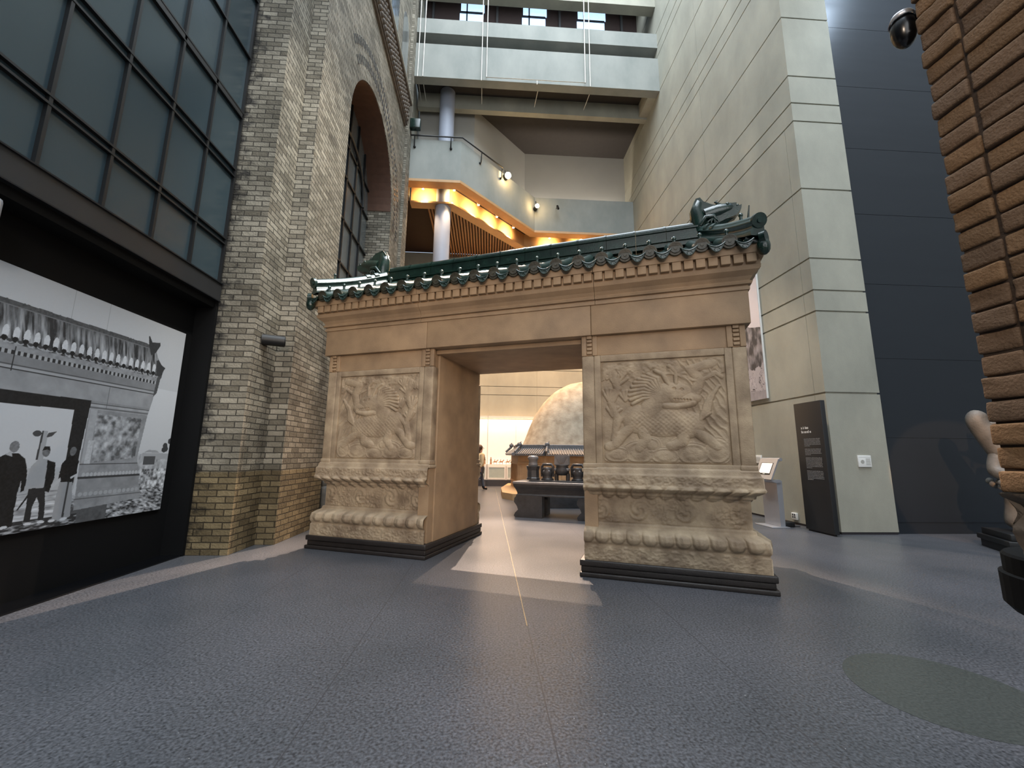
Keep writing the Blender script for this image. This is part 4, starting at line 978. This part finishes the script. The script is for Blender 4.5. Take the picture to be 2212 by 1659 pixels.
# sloped head: normal toward the hall (-x) and up
def kplate(m, s0, s1, a0, a1, th, off=0):       # s along slope, a along y
    d = Vector((.42, 0, .91)).normalized(); n = Vector((-d.z, 0, d.x)); o = Vector((-.17, 0, .94))
    c = []
    for t_ in (off, off+th):
        for s_, a_ in ((s0, a0), (s1, a0), (s1, a1), (s0, a1)): p = o+d*s_+n*t_; c.append((p.x, a_, p.z))
    m.add(c, [(0, 1, 2, 3), (7, 6, 5, 4), (0, 4, 5, 1), (1, 5, 6, 2), (2, 6, 7, 3), (3, 7, 4, 0)])
m = MB(); kplate(m, 0, .46, -.30, .26, .03); m.prism([(-.17, .94), (-.20, .93), (-.07, .88), (.03, .9), (.02, .95)], -.28, .24, 'y')
m.tube([(.05, -.30, 1.36), (.05, .26, 1.36)], .035, 12); m.build('head', 'silver', t)
m = MB(); kplate(m, .10, .37, -.21, .17, .002, .031); m.build('bezel', 'black', t)
m = MB(); kplate(m, .135, .36, -.19, .15, .002, .0335); m.build('screen', 'screen', t)
m = MB(); kplate(m, .112, .122, -.05, .01, .002, .0335); m.build('button', 'white', t)
m = MB(); m.tube([(.12, 0, .0), (.2, -.1, .01), (.4, -.2, .02)], .012, 6).cbox(.10, -.2, 0, .3, .1, .10, .02); m.build('cable_box', 'black', t)
# wall plaques, socket, hole
def plaque(label, x0, y0, z0, x1, y1, z1, ax):
    t = thing('wall_plaque', label, 'plaque'); MB().cbox(x0, y0, z0, x1, y1, z1, .003).build('plate', 'white', t)
    m = MB()
    if ax == 'y':
        m.tube([(x0+.08, y0-.001, (z0+z1)/2-.01), (x0+.08, y0-.003, (z0+z1)/2-.01)], .036, 18)
        for k in range(6): m.box(x0+.15, y0-.0015, z0+.04+k*.022, x1-.02, y0, z0+.05+k*.022)
        m.box(x0+.01, y0-.0015, z1-.035, x1-.01, y0, z1-.031)
    else:
        for k in range(6): m.box(x0-.0015, y0+.04, z0+.05+k*.018, x0, y1-.04, z0+.056+k*.018)
    m.build('printed_text', 'plaster', t)
plaque('small white square plaque with a round mark, on the end face of the concrete wall', 7.085, 7.635, 1.24, 7.345, 7.66, 1.46, 'y')
plaque('small white label on the concrete wall above the touch-screen kiosk', 6.575, 9.73, 1.26, 6.6, 9.97, 1.45, 'x')
t = thing('wall_socket', 'white electrical socket low on the concrete wall between kiosk and text panel', 'socket')
MB().cbox(6.56, 8.73, .10, 6.6, 8.88, .24, .006).build('plate', 'white', t)
m = MB()
for a in (8.765, 8.82):
    for b in (.135, .185): m.box(6.555, a, b, 6.561, a+.03, b+.035)
m.build('outlet_holes', 'casebase', t)

# brick fragment on its black stand, close on the right
def brickwork():
    t = thing('brick_fragment', 'large brown brick wall fragment at the right edge, close to the camera', 'brickwork')
    rs = random.Random(4); m = MB(); cols = []
    def brick(y0, y1, z0, z1, x0=2.08):
        c0 = len(m.v); j = lambda s=.006: rs.uniform(-s, s)
        bm = bmesh.new(); bmesh.ops.create_cube(bm, size=1)
        L = y1-y0; Hh = z1-z0; D = .16
        for v in bm.verts: v.co = Vector((v.co.x*D, v.co.y*L, v.co.z*Hh))
        bmesh.ops.bevel(bm, geom=bm.edges[:], offset=.009, segments=2, affect='EDGES', profile=.6)
        bmesh.ops.subdivide_edges(bm, edges=[e for e in bm.edges if e.calc_length() > .03], cuts=3, use_grid_fill=True)
        bm.verts.index_update(); sd = rs.randint(0, 9999); ox = j(.007); tilt = j(.02)
        P = np.array([v.co[:] for v in bm.verts]); nn = fbm(P[:, 1]*22+sd, P[:, 2]*22, 3, 7)-.5
        P[:, 0] += nn*.014*np.where(P[:, 0] < 0, 1, 0); P[:, 2] += P[:, 1]*tilt+.004*(fbm(P[:, 1]*12+sd, P[:, 0]*12+3, 2, 8)-.5)
        P += np.array([x0+D/2+ox, (y0+y1)/2, (z0+z1)/2])
        m.add(P.tolist(), [[v.index for v in f.verts] for f in bm.faces], True); bm.free()
        b = rs.choice([(96, 78, 62), (102, 82, 62), (108, 86, 64), (92, 76, 62), (114, 90, 66), (98, 80, 64)]); f = rs.uniform(.92, 1.08)
        cols.extend([tuple(v*f for v in lin(b))]*(len(m.v)-c0))
    z = 1.275; r = 0
    while z < 4.6:
        h = .095+rs.uniform(-.004, .004)
        brick(1.455+rs.uniform(-.004, .004), 1.60+rs.uniform(-.004, .006), z, z+h-.010)
        off = 0 if r % 2 else .13
        yb = 1.44
        for L in ((.21 if r % 2 else .30), .30, .30, .30): brick(yb-L, yb, z, z+h-.010); yb -= L+.012
        if r % 1 == 0:     # back face return bricks
            x = 2.25
            for L in (.22, .3): pass
        z += h; r += 1
    me = m.mesh('bricks')
    # remove_doubles may merge; rebuild colours from raw
    me2 = bpy.data.meshes.new('bricks'); me2.from_pydata(m.v, [], m.f); me2.polygons.foreach_set('use_smooth', m.sm)
    o = bpy.data.objects.new('brick_face', me2); COL.objects.link(o); o.parent = t; setcol(o, np.array(cols)); me2.materials.append(attr_mat('brown_brick', .85, .6, 90, .2))
    MT['mortar'] = pmat('brown_mortar', (52, 40, 30), .9, bump=.5, bscale=60)
    MB().box(2.094, .3, 1.28, 2.75, 1.590, 4.62).build('mortar_core', 'mortar', t)
    # broken stone foot
    m = MB(); n, k = 64, 14; rows = []
    for i in range(n+1):
        a = 2*math.pi*i/n; row = []
        for j in range(k):
            q = j/(k-1); zz = 1.275-.24*q
            rr = 1.0-.12*q+.35*(vnoise(np.array([math.cos(a)*2+9+q*3]), np.array([math.sin(a)*2+9]), 77)[0]-.5)*math.sin(q*3.1+.3)
            rr = 1+(rr-1)*.45; row.append((2.42+max(-1, min(1, 2.6*math.cos(a)))*.345*rr, .98+max(-1, min(1, 2.6*math.sin(a)))*.625*rr, zz+.03*(vnoise(np.array([a*3+5]), np.array([q*4]), 5)[0]-.5)))
        rows.append(row)
    m.grid(rows); m.build('broken_foot', 'ornam', t)
    t2 = thing('display_stand', 'black metal stand under the brick fragment at the right edge', 'stand', (2.52, 1.60, -.03))
    MB().lathe([(0, 1.03), (.30, 1.03), (.31, 1.02), (.31, .95), (.325, .945), (.325, .82), (.30, .79), (.0, .79)], n=40, smooth=False).build('stand_top', 'deepblack', t2)
    MB().lathe([(0, .79), (.06, .79), (.06, .02), (.3, .015), (.3, 0), (0, 0)], n=24, cx=.22, cy=-.2, smooth=False).build('post', 'black', t2)
    t3 = thing('dome_lamp', 'black domed fixture half hidden behind the top of the brick fragment', 'light', (2.12, 1.69, 3.60))
    MB().ball((0, 0, 0), (.055, .055, .10), 20, 12).build('dome', 'blackg', t3); MB().tube([(.0, 0, .03), (.05, -.05, .05)], .02, 10).build('arm', 'black', t3)
    MB().lathe([(.04, .085), (.055, .05), (.058, .05), (.044, .088)], n=20).build('rim', 'silver', t3)
brickwork()

# robed stone statue half hidden behind it
t = thing('stone_statue', 'pale stone statue of a robed figure half hidden behind the brick fragment', 'statue', (8.42, 6.17, 0), R(-30))
MB().cbox(-.45, -.42, 0, .45, .42, .12, .01).cbox(-.48, -.45, .12, .48, .45, .20, .01).cbox(-.43, -.40, .20, .43, .40, .30, .01).build('stepped_base', 'black', t)
def skinned(name, verts, edges, radii, mat, parent, root=0, sub=2):
    me = bpy.data.meshes.new(name); me.from_pydata(verts, edges, []); o = bpy.data.objects.new(name, me); COL.objects.link(o)
    sk = o.modifiers.new('skin', 'SKIN')
    for i, r_ in enumerate(radii):
        rr = r_ if hasattr(r_, '__len__') else (r_, r_); me.skin_vertices[0].data[i].radius = rr
        me.skin_vertices[0].data[i].use_root = (i == root)
    sk.use_smooth_shade = True
    ss = o.modifiers.new('sub', 'SUBSURF'); ss.levels = sub; ss.render_levels = sub
    dg = bpy.context.evaluated_depsgraph_get(); ev = o.evaluated_get(dg); m2 = bpy.data.meshes.new_from_object(ev)
    o.modifiers.clear(); o.data = m2; m2.materials.clear(); m2.materials.append(MT[mat]); o.parent = parent
    for p in m2.polygons: p.use_smooth = True
    return o
V_ = [(0, 0, .95), (0, 0, 1.3), (0, 0, 1.55), (0, 0, 1.68), (0, -.01, 1.85), (0, 0, .6), (0, 0, .28), (.24, 0, 1.5), (.33, -.06, 1.22), (.18, -.26, 1.12), (-.24, 0, 1.5), (-.33, -.06, 1.22), (-.18, -.26, 1.12), (.05, -.32, 1.16), (-.05, -.32, 1.16)]
skinned('robed_body', V_, [(0, 1), (1, 2), (2, 3), (3, 4), (0, 5), (5, 6), (2, 7), (7, 8), (8, 9), (2, 10), (10, 11), (11, 12), (9, 13), (12, 14)],
        [(.27, .2), (.25, .18), (.22, .15), .09, .135, (.3, .23), (.36, .27), .12, .12, .13, .12, .12, .13, .055, .055], 'whitestone', t)
skinned('raised_sleeve', [(-.02, 0, 1.1), (-.12, 0, 1.4), (-.26, .02, 1.68), (-.38, .0, 1.92), (-.44, .0, 2.08), (-.34, .0, 2.2)], [(0, 1), (1, 2), (2, 3), (3, 4), (4, 5)], [.2, .19, .16, .15, .15, .12], 'whitestone', t)
for k in range(7): MB().ball((-.30+.03*math.cos(k*2.4), -.26+.075*k, 1.02+.04*math.sin(k*2.4)), .055, 8, 6).build('carved_curl', 'whitestone', t)
m = MB(); m.cbox(-.15, -.13, 1.93, .15, .15, 2.05, .02).cbox(-.12, -.02, 2.05, .12, .16, 2.30, .02).tube([(-.34, .08, 1.98), (0, .1, 2.0), (.34, .08, 1.98)], [.03, .04, .03], 8); m.build('hat', 'whitestone', t)
m = MB(); m.tube([(0, -.13, 1.88), (0, -.165, 1.83), (0, -.13, 1.80)], [.015, .022, .015], 8)
for s_ in (-1, 1): m.ball((s_*.05, -.125, 1.89), (.018, .012, .01), 8, 6).ball((s_*.135, 0, 1.86), (.02, .03, .045), 8, 6)
m.tube([(-.035, -.13, 1.765), (0, -.14, 1.76), (.035, -.13, 1.765)], .009, 6); m.build('face', 'whitestone', t)
m = MB(); m.cbox(-.03, -.40, 1.1, .03, -.36, 1.62, .008); m.build('tablet', 'whitestone', t)
# darker round patch on the floor, built as a thin disc
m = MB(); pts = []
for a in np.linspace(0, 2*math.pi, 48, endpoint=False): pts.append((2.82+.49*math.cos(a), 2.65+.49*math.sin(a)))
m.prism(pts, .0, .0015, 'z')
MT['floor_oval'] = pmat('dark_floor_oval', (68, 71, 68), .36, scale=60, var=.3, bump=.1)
tag(m.build('floor_surface', 'floor_oval'), 'thin dark round patch on the grey floor at the lower right', 'mat')
MT['brass'] = pmat('brass_strip', (170, 160, 142), .25, metal=.7, var=.05)
struct(MB().box(.352, 3.7, 0, .362, 17.5, .0018).build('trim_15', 'brass'))

# ============================================================ THE GALLERY SEEN THROUGH THE GATE
# low platform, mound and wall with tiled roofs
tb = thing('tomb_model', 'earthen tomb mound ringed by a low wall with grey tiled roofs, seen through the gateway', 'tomb')
m = MB(); m.prism([(.52, 15.6), (.50, 13.75), (.80, 13.15), (1.6, 12.75), (5.6, 12.75), (6.0, 13.4), (6.0, 18.0), (.9, 18.0)], 0, .2, 'z'); m.build('platform', 'tan', tb)
prof_m = [(2.70, .2), (2.62, 1.5), (2.35, 2.1), (2.02, 2.9), (1.62, 3.5), (1.15, 3.95), (.6, 4.25), (0, 4.38)]
m = MB(); rows = []
for i in range(41):
    a = 2*math.pi*i/40; row = []
    rr = [np.interp(q, np.linspace(0, 1, 8), [p[0] for p in prof_m]) for q in np.linspace(0, 1, 24)]; zz = [np.interp(q, np.linspace(0, 1, 8), [p[1] for p in prof_m]) for q in np.linspace(0, 1, 24)]
    for r_, z_ in zip(rr, zz):
        n_ = .06*(float(fbm(np.array([math.cos(a)*3+8]), np.array([z_*2+math.sin(a)*3+8]), 3, 300)[0])-.5); row.append((3.86+(r_+n_)*math.cos(a), 16.5+(r_+n_)*.55*math.sin(a), z_))
    rows.append(row)
m.grid(rows); m.build('mound', 'mound', tb)
WP = [(.95, 16.8), (1.08, 14.85), (1.98, 14.25), (5.4, 14.25), (5.9, 15.2)]
MT['tombwall'] = pmat('tomb_wall_stone', (150, 122, 92), .7, scale=5, rgb2=(176, 146, 112), bump=.3)
for i in range(4):
    a, b = Vector(WP[i]), Vector(WP[i+1]); d = (b-a).normalized(); nn = Vector((d.y, -d.x))
    m = MB(); m.prism([a, b, b-nn*.25, a-nn*.25], .2, 1.42); m.build('wall_section', 'tombwall', tb)
    m = MB()
    L = (b-a).length
    for k in range(int(L/.22)):
        c = a+d*(.12+k*.22)+nn*.01; m.box(c.x-.012, c.y-.012, .45, c.x+.012, c.y+.012, 1.05)
    for zz in (.42, 1.08): m.prism([a+nn*.03, b+nn*.03, b, a], zz, zz+.05)
    m.build('wall_moulding', 'tombwall', tb)
    rf = MB(); A1, B1, A0, B0 = a+nn*.22, b+nn*.22, a-nn*.12, b-nn*.12
    rf.add([(A1.x, A1.y, 1.42), (B1.x, B1.y, 1.42), (B0.x, B0.y, 1.62), (A0.x, A0.y, 1.62), (A1.x, A1.y, 1.37), (B1.x, B1.y, 1.37), (B0.x, B0.y, 1.37), (A0.x, A0.y, 1.37)], [(0, 1, 2, 3), (0, 4, 5, 1), (4, 7, 6, 5), (0, 3, 7, 4), (1, 5, 6, 2)])
    k = .04
    while k < L:
        p, q = A1+d*k, A0+d*k; rf.tube([(p.x+nn.x*.02, p.y+nn.y*.02, 1.42), (q.x, q.y, 1.625)], .026, 8); k += .085
    ro = rf.build('tiled_roof', 'greytile', tb)
    rd = MB(); rd.prism([A0+nn*.03, B0+nn*.03, B0-nn*.05, A0-nn*.05], 1.60, 1.72); rd.tube([(A0.x, A0.y, 1.73), (B0.x, B0.y, 1.73)], .035, 8); rd.build('roof_ridge', 'greytile', ro)
    fn = MB(); e = a+nn*.0+d*.06
    fn.ball((e.x, e.y, 1.76), (.09, .07, .08), 10, 8).tube([(e.x, e.y, 1.7), (A1.x, A1.y, 1.50)], [.05, .04], 8).ball((e.x-d.x*.1, e.y-d.y*.1, 1.72), (.07, .05, .05), 8, 6).tube([(e.x, e.y, 1.8), (e.x+d.x*.08, e.y+d.y*.08, 1.86)], [.03, .01], 6)
    fn.build('roof_finial', 'greytile', ro)
# low dark block between altar and platform
tag(MB().cbox(1.15, 11.3, 0, 4.2, 12.1, .33, .01).build('low_plinth', 'altar'), 'long low dark block on the floor behind the stone altar table', 'plinth')
# altar table (gate frame)
def gw(u, v, z=0): return (u*math.cos(GA)-v*math.sin(GA), u*math.sin(GA)+v*math.cos(GA), z)
ta = thing('altar_table', 'dark carved stone altar table seen through the gateway', 'table', gw(-1.55, 9.7), GA)
m = MB(); m.cbox(-1.49, -.43, .735, 1.49, .43, .79, .012); m.build('table_top', 'altarlit', ta)
m = MB(); rows = []
for z_, o in ((.735, .0), (.69, -.01), (.62, -.05), (.57, -.07), (.52, -.085), (.49, -.06), (.47, -.06)): rows.append([(-1.48-o, -.42-o, z_), (1.48+o, -.42-o, z_), (1.48+o, .42+o, z_), (-1.48-o, .42+o, z_)])
vs = [p for r_ in rows for p in r_]; m.add(vs, [(i*4+j, i*4+(j+1) % 4, (i+1)*4+(j+1) % 4, (i+1)*4+j) for i in range(6) for j in range(4)]+[(0, 1, 2, 3), (27, 26, 25, 24)])
m.build('apron', 'altar', ta)
for x0, x1 in ((-1.46, -.80), (-.02, .62), (.9, 1.46)):
    pr = [(x0+.03, 0), (x0+.0, .04), (x0+.03, .10), (x0+.10, .17), (x0+.07, .25), (x0, .34), (x0+.01, .42), (x0+.06, .48), (x1, .48), (x1, 0)]
    m = MB(); m.prism(pr, -.40, -.16, 'y'); m.build('leg', 'altar', ta)
    m = MB(); m.prism(pr, .16, .40, 'y'); m.build('leg', 'altar', ta)
# five vessels carved in stone
def vessel(label, kind, u, grp='stone vessels on the altar table'):
    t = thing({'vase': 'altar_vase', 'candle': 'altar_candlestick', 'censer': 'altar_censer'}[kind], label, 'vessel', gw(u, 9.68, .82), GA)
    if kind == 'vase':
        MB().lathe([(0, 0), (.16, 0), (.16, .04), (.145, .06), (.14, .22), (.16, .27), (.17, .32), (.15, .33), (0, .33)], n=8, smooth=False).build('body', 'altar', t)
        MB().lathe([(0, .33), (.12, .33), (.105, .36), (.10, .44), (.125, .48), (.125, .53), (.09, .56), (0, .56)], n=20).build('neck', 'altarlit', t)
    elif kind == 'candle':
        MB().lathe([(0, 0), (.15, 0), (.14, .03), (.11, .06), (.13, .12), (.15, .19), (.12, .24), (.14, .28), (0, .30)], n=20).build('body', 'altar', t)
        m = MB(); m.tube([(-.13, 0, .08), (-.135, 0, .30), (-.10, 0, .36), (.10, 0, .36), (.135, 0, .30), (.13, 0, .08)], .033, 8); m.build('arched_frame', 'altar', t)
        m = MB(); [m.ball((.1*math.cos(a), .1*math.sin(a), .2), .045, 8, 6) for a in np.linspace(0, 6.28, 7)[:-1]]; m.build('petal_ring', 'altarlit', t)
    else:
        MB().lathe([(0, .12), (.12, .12), (.16, .18), (.17, .24), (.15, .28), (.14, .32), (.165, .36), (0, .36)], n=24).build('body', 'altar', t)
        for s_ in (-1, 1): MB().tube([(s_*.13, 0, 0), (s_*.135, 0, .13), (s_*.10, 0, .2)], [.045, .05, .05], 8).build('leg', 'altar', t)
        m = MB(); m.cbox(-.17, -.1, .22, .17, .1, .28, .03); m.build('shoulder', 'altarlit', t)
        m = MB(); m.prism([(-.17, .36), (.17, .36), (.165, .57), (.15, .59), (-.15, .59), (-.165, .57)], -.08, .08, 'y')
        for k in range(-4, 5): m.tube([(k*.012, -.082, .40), (k*.034, -.082, .56)], .008, 5)
        m.build('lotus_crest', 'altarlit', t)
vessel('dark stone vase, leftmost vessel on the altar table', 'vase', -2.66)
vessel('dark stone candlestick between the left vase and the lotus-topped censer', 'candle', -2.31)
vessel('lotus-crested stone censer in the middle of the altar table', 'censer', -1.96)
vessel('dark stone candlestick right of the lotus-crested censer, by the gate pier', 'candle', -1.60)
vessel('dark stone vase, at the hidden right end of the altar table', 'vase', -1.25)
tag(MB().cbox(-.45, -.22, 0, 1.05, .22, .03, .008).build('vessel_tray', 'altar'), 'thin dark slab under the stone vessels on the altar table', 'slab')
o = bpy.data.objects['vessel_tray']; o.location = gw(-2.25, 9.68, .79); o.rotation_euler = (0, 0, GA)
# lit showcases along the back wall
def showcase(x0, x1, label, figs, first):
    t = thing('showcase', label, 'showcase', (0, 0, 0), 0, 'lit showcases along the back wall')
    yb, yf = 19.44, 18.95
    MB().box(x0, yf, 0, x1, yb, .27).build('base', 'casebase', t)
    MB().box(x0, yb-.03, .27, x1, yb, 3.05).build('back_panel', 'caseback', t)
    MB().box(x0, yf, 3.05, x1, yb, 3.14).build('top', 'casewhite', t)
    MB().box(x0, yf+.02, .27, x1, yb-.03, .30).box(x0, yf+.02, .88, x1, yb-.03, .96).build('shelf', 'casewhite', t)
    for a in np.arange(x0, x1, (x1-x0)/3):
        b = a+(x1-x0)/3; m = MB(); m.box(a+.02, yf, .30, b-.02, yf+.03, .36).box(a+.02, yf, .82, b-.02, yf+.03, .88).box(a+.02, yf, .36, a+.08, yf+.03, .82).box(b-.08, yf, .36, b-.02, yf+.03, .82)
        m.build('drawer_frame', 'casewhite', t); MB().box(a+.08, yf+.012, .36, b-.08, yf+.02, .82).build('drawer_front', 'cased', t)
    for a in np.linspace(x0, x1, 3): MB().box(a-.008, yf, .96, a+.008, yf+.02, 3.05).build('mullion', 'casewhite', t)
MT['figure'] = pmat('clay_figure', (150, 112, 84), .7, var=.2)
showcase(-2.55, -.02, 'lit showcase behind the walking visitor', 0, True); showcase(.0, 2.55, 'lit showcase left of the tomb mound', 0, False)
def horse():
    t = thing('horse_figurine', '', 'figurine', (0, 0, 0), 0, 'horse figurines in the lit showcase')
    m = MB(); m.tube([(-.12, 0, .17), (-.04, 0, .18), (.08, 0, .18), (.13, 0, .2)], [.045, .05, .05, .04], 8).tube([(.12, 0, .2), (.17, 0, .29), (.19, 0, .31), (.25, 0, .28)], [.04, .03, .028, .015], 8)
    for x_, y_ in ((-.11, .03), (-.11, -.03), (.11, .03), (.11, -.03)): m.tube([(x_, y_, .17), (x_+.01, y_, .08), (x_, y_, 0)], [.025, .014, .012], 6)
    m.tube([(-.15, 0, .18), (-.2, 0, .1)], [.014, .02], 6); m.build('body', 'figure', t)
    m = MB(); m.tube([(-.02, 0, .2), (-.02, 0, .30)], [.035, .028], 8).ball((-.02, 0, .34), .028, 8, 6); m.build('rider', 'figure', t)
    t.scale = (.62, .62, .62); return t
h0 = horse(); nms = ('leftmost', 'second from the left', 'third from the left', 'fourth from the left', 'next to the tomb mound')
for i, x in enumerate((.35, .62, .92, 1.18, 1.42)):
    lb = 'small clay horse and rider in the lit showcase, '+nms[i]
    if i == 0: h0.location = (x, 19.15, .96); h0['label'] = lb
    else: dup(h0, (x, 19.15, .96), label=lb)
for i, (x, lb) in enumerate(((-.12, 'thin standing clay figure in the showcase, nearest the visitor'), (.16, 'standing clay figure left of the small horses'))):
    m = MB().lathe([(0, 0), (.05, 0), (.035, .1), (.045, .2), (.02, .25), (.03, .29), (0, .33)], n=10); o = m.build('standing_figurine', 'figure'); o.location = (x, 19.15, .96); tag(o, lb, 'figurine')
area('showcase_light', (0, 19.2, 3.03), (0, 0, 0), 5, .3, 24, (1, .80, .64))

# walking visitor, back three-quarter to us, heading left
tp = thing('person', 'long-haired person in cream jacket and grey jeans walking left, beyond the gateway', 'person', (-.30, 16.9, 0), R(115))
# local: faces -y ; x to the person's left side
V_ = [(0, 0, .93), (0, 0, 1.12), (0, .0, 1.33), (0, -.01, 1.45), (0, -.03, 1.56),            # pelvis..head base 0-4
      (.09, 0, .88), (.10, -.14, .49), (.10, -.24, .09), (.10, -.36, .04),                      # front leg 5-8
      (-.09, 0, .88), (-.09, .06, .49), (-.09, .30, .12), (-.09, .22, .03),                      # rear leg 9-12
      (.18, 0, 1.36), (.23, .02, 1.10), (.21, -.14, .92), (.20, -.20, .86),                      # arm 13-16
      (-.18, 0, 1.36), (-.23, -.02, 1.10), (-.21, .06, .88), (-.20, .07, .80), (0, -.04, 1.66)]
ed = [(0, 1), (1, 2), (2, 3), (3, 4), (0, 5), (5, 6), (6, 7), (7, 8), (0, 9), (9, 10), (10, 11), (11, 12), (2, 13), (13, 14), (14, 15), (15, 16), (2, 17), (17, 18), (18, 19), (19, 20), (4, 21)]
rd = [(.15, .11), (.13, .10), (.16, .10), .055, .085, .09, .06, .045, .04, .09, .06, .045, .04, .06, .045, .035, .03, .06, .045, .035, .03, .085]
for (b, px, py, pz, sy) in ((16, .20, -.20, .86, -1), (20, -.20, .07, .80, 1)):
    for q in range(5):
        i = len(V_); dx = (-.03+.015*q) if q < 4 else .035
        V_ += [(px+dx, py-.01, pz-.05-(0 if q in (0, 3) else .008)), (px+dx*1.05, py-.022, pz-.085-(0 if q in (0, 3) else .012))] if q < 4 else [(px+.035, py-.03, pz-.02), (px+.04, py-.045, pz-.05)]
        ed += [(b, i), (i, i+1)]; rd += [.0095, .0075]
skinned('body', V_, ed, rd, 'skin', tp, 0, 1)
m = MB()
m.tube([(0, .0, 1.47), (0, 0, 1.40), (0, 0, 1.2), (0, .0, .98), (0, 0, .9)], [.08, .185, .175, .18, .17], 16, flat=1.0)
for s_, pts_ in ((1, [(.16, 0, 1.39), (.235, .02, 1.10), (.215, -.12, .94)]), (-1, [(-.16, 0, 1.39), (-.235, -.02, 1.10), (-.215, .05, .91)])): m.tube(pts_, [.075, .065, .05], 10)
m.build('jacket', 'cream', tp)
m = MB(); m.tube([(0, 0, .93), (0, 0, .82), (0, .02, .66)], [.175, .185, .19], 14); m.build('coat_tail', 'darkcoat', tp)
m = MB()
for pts_ in ([(.09, 0, .9), (.10, -.14, .50), (.10, -.235, .12)], [(-.09, 0, .9), (-.09, .06, .50), (-.09, .29, .15)]): m.tube(pts_, [.11, .08, .055], 10)
m.build('jeans', 'jeans', tp)
for pts_ in ([(.10, -.20, .16), (.10, -.25, .06), (.10, -.38, .035)], [(-.09, .31, .18), (-.09, .30, .08), (-.09, .20, .03)]): MB().tube(pts_, [.055, .055, .04], 10).build('boot', 'boot', tp)
MB().ball((0, .01, 1.66), (.105, .12, .125), 14, 10).tube([(0, .06, 1.62), (0, .10, 1.48), (0, .10, 1.36)], [.10, .09, .05], 12).build('hair', 'hair', tp)
m = MB(); m.tube([(0, -.14, 1.66), (0, -.165, 1.635), (0, -.14, 1.62)], [.008, .014, .008], 6)
for s_ in (-1, 1): m.ball((s_*.032, -.122, 1.67), .01, 6, 5)
m.tube([(-.02, -.125, 1.59), (.02, -.125, 1.59)], .006, 6); m.build('face', 'skin', tp)
tk = thing('backpack', 'olive backpack worn by the walking person', 'backpack', (-.30, 16.9, 0), R(115))
MB().cbox(-.15, .16, .98, .15, .34, 1.40, .06).build('sack', 'bag', tk); MB().cbox(-.11, .33, 1.0, .11, .39, 1.2, .03).build('pocket', 'bag', tk)
for s_ in (-1, 1): MB().tube([(s_*.1, .19, 1.38), (s_*.1, .05, 1.47), (s_*.1, -.15, 1.38), (s_*.12, -.17, 1.2), (s_*.13, .1, 1.02)], .014, 6).build('strap', 'black', tk)
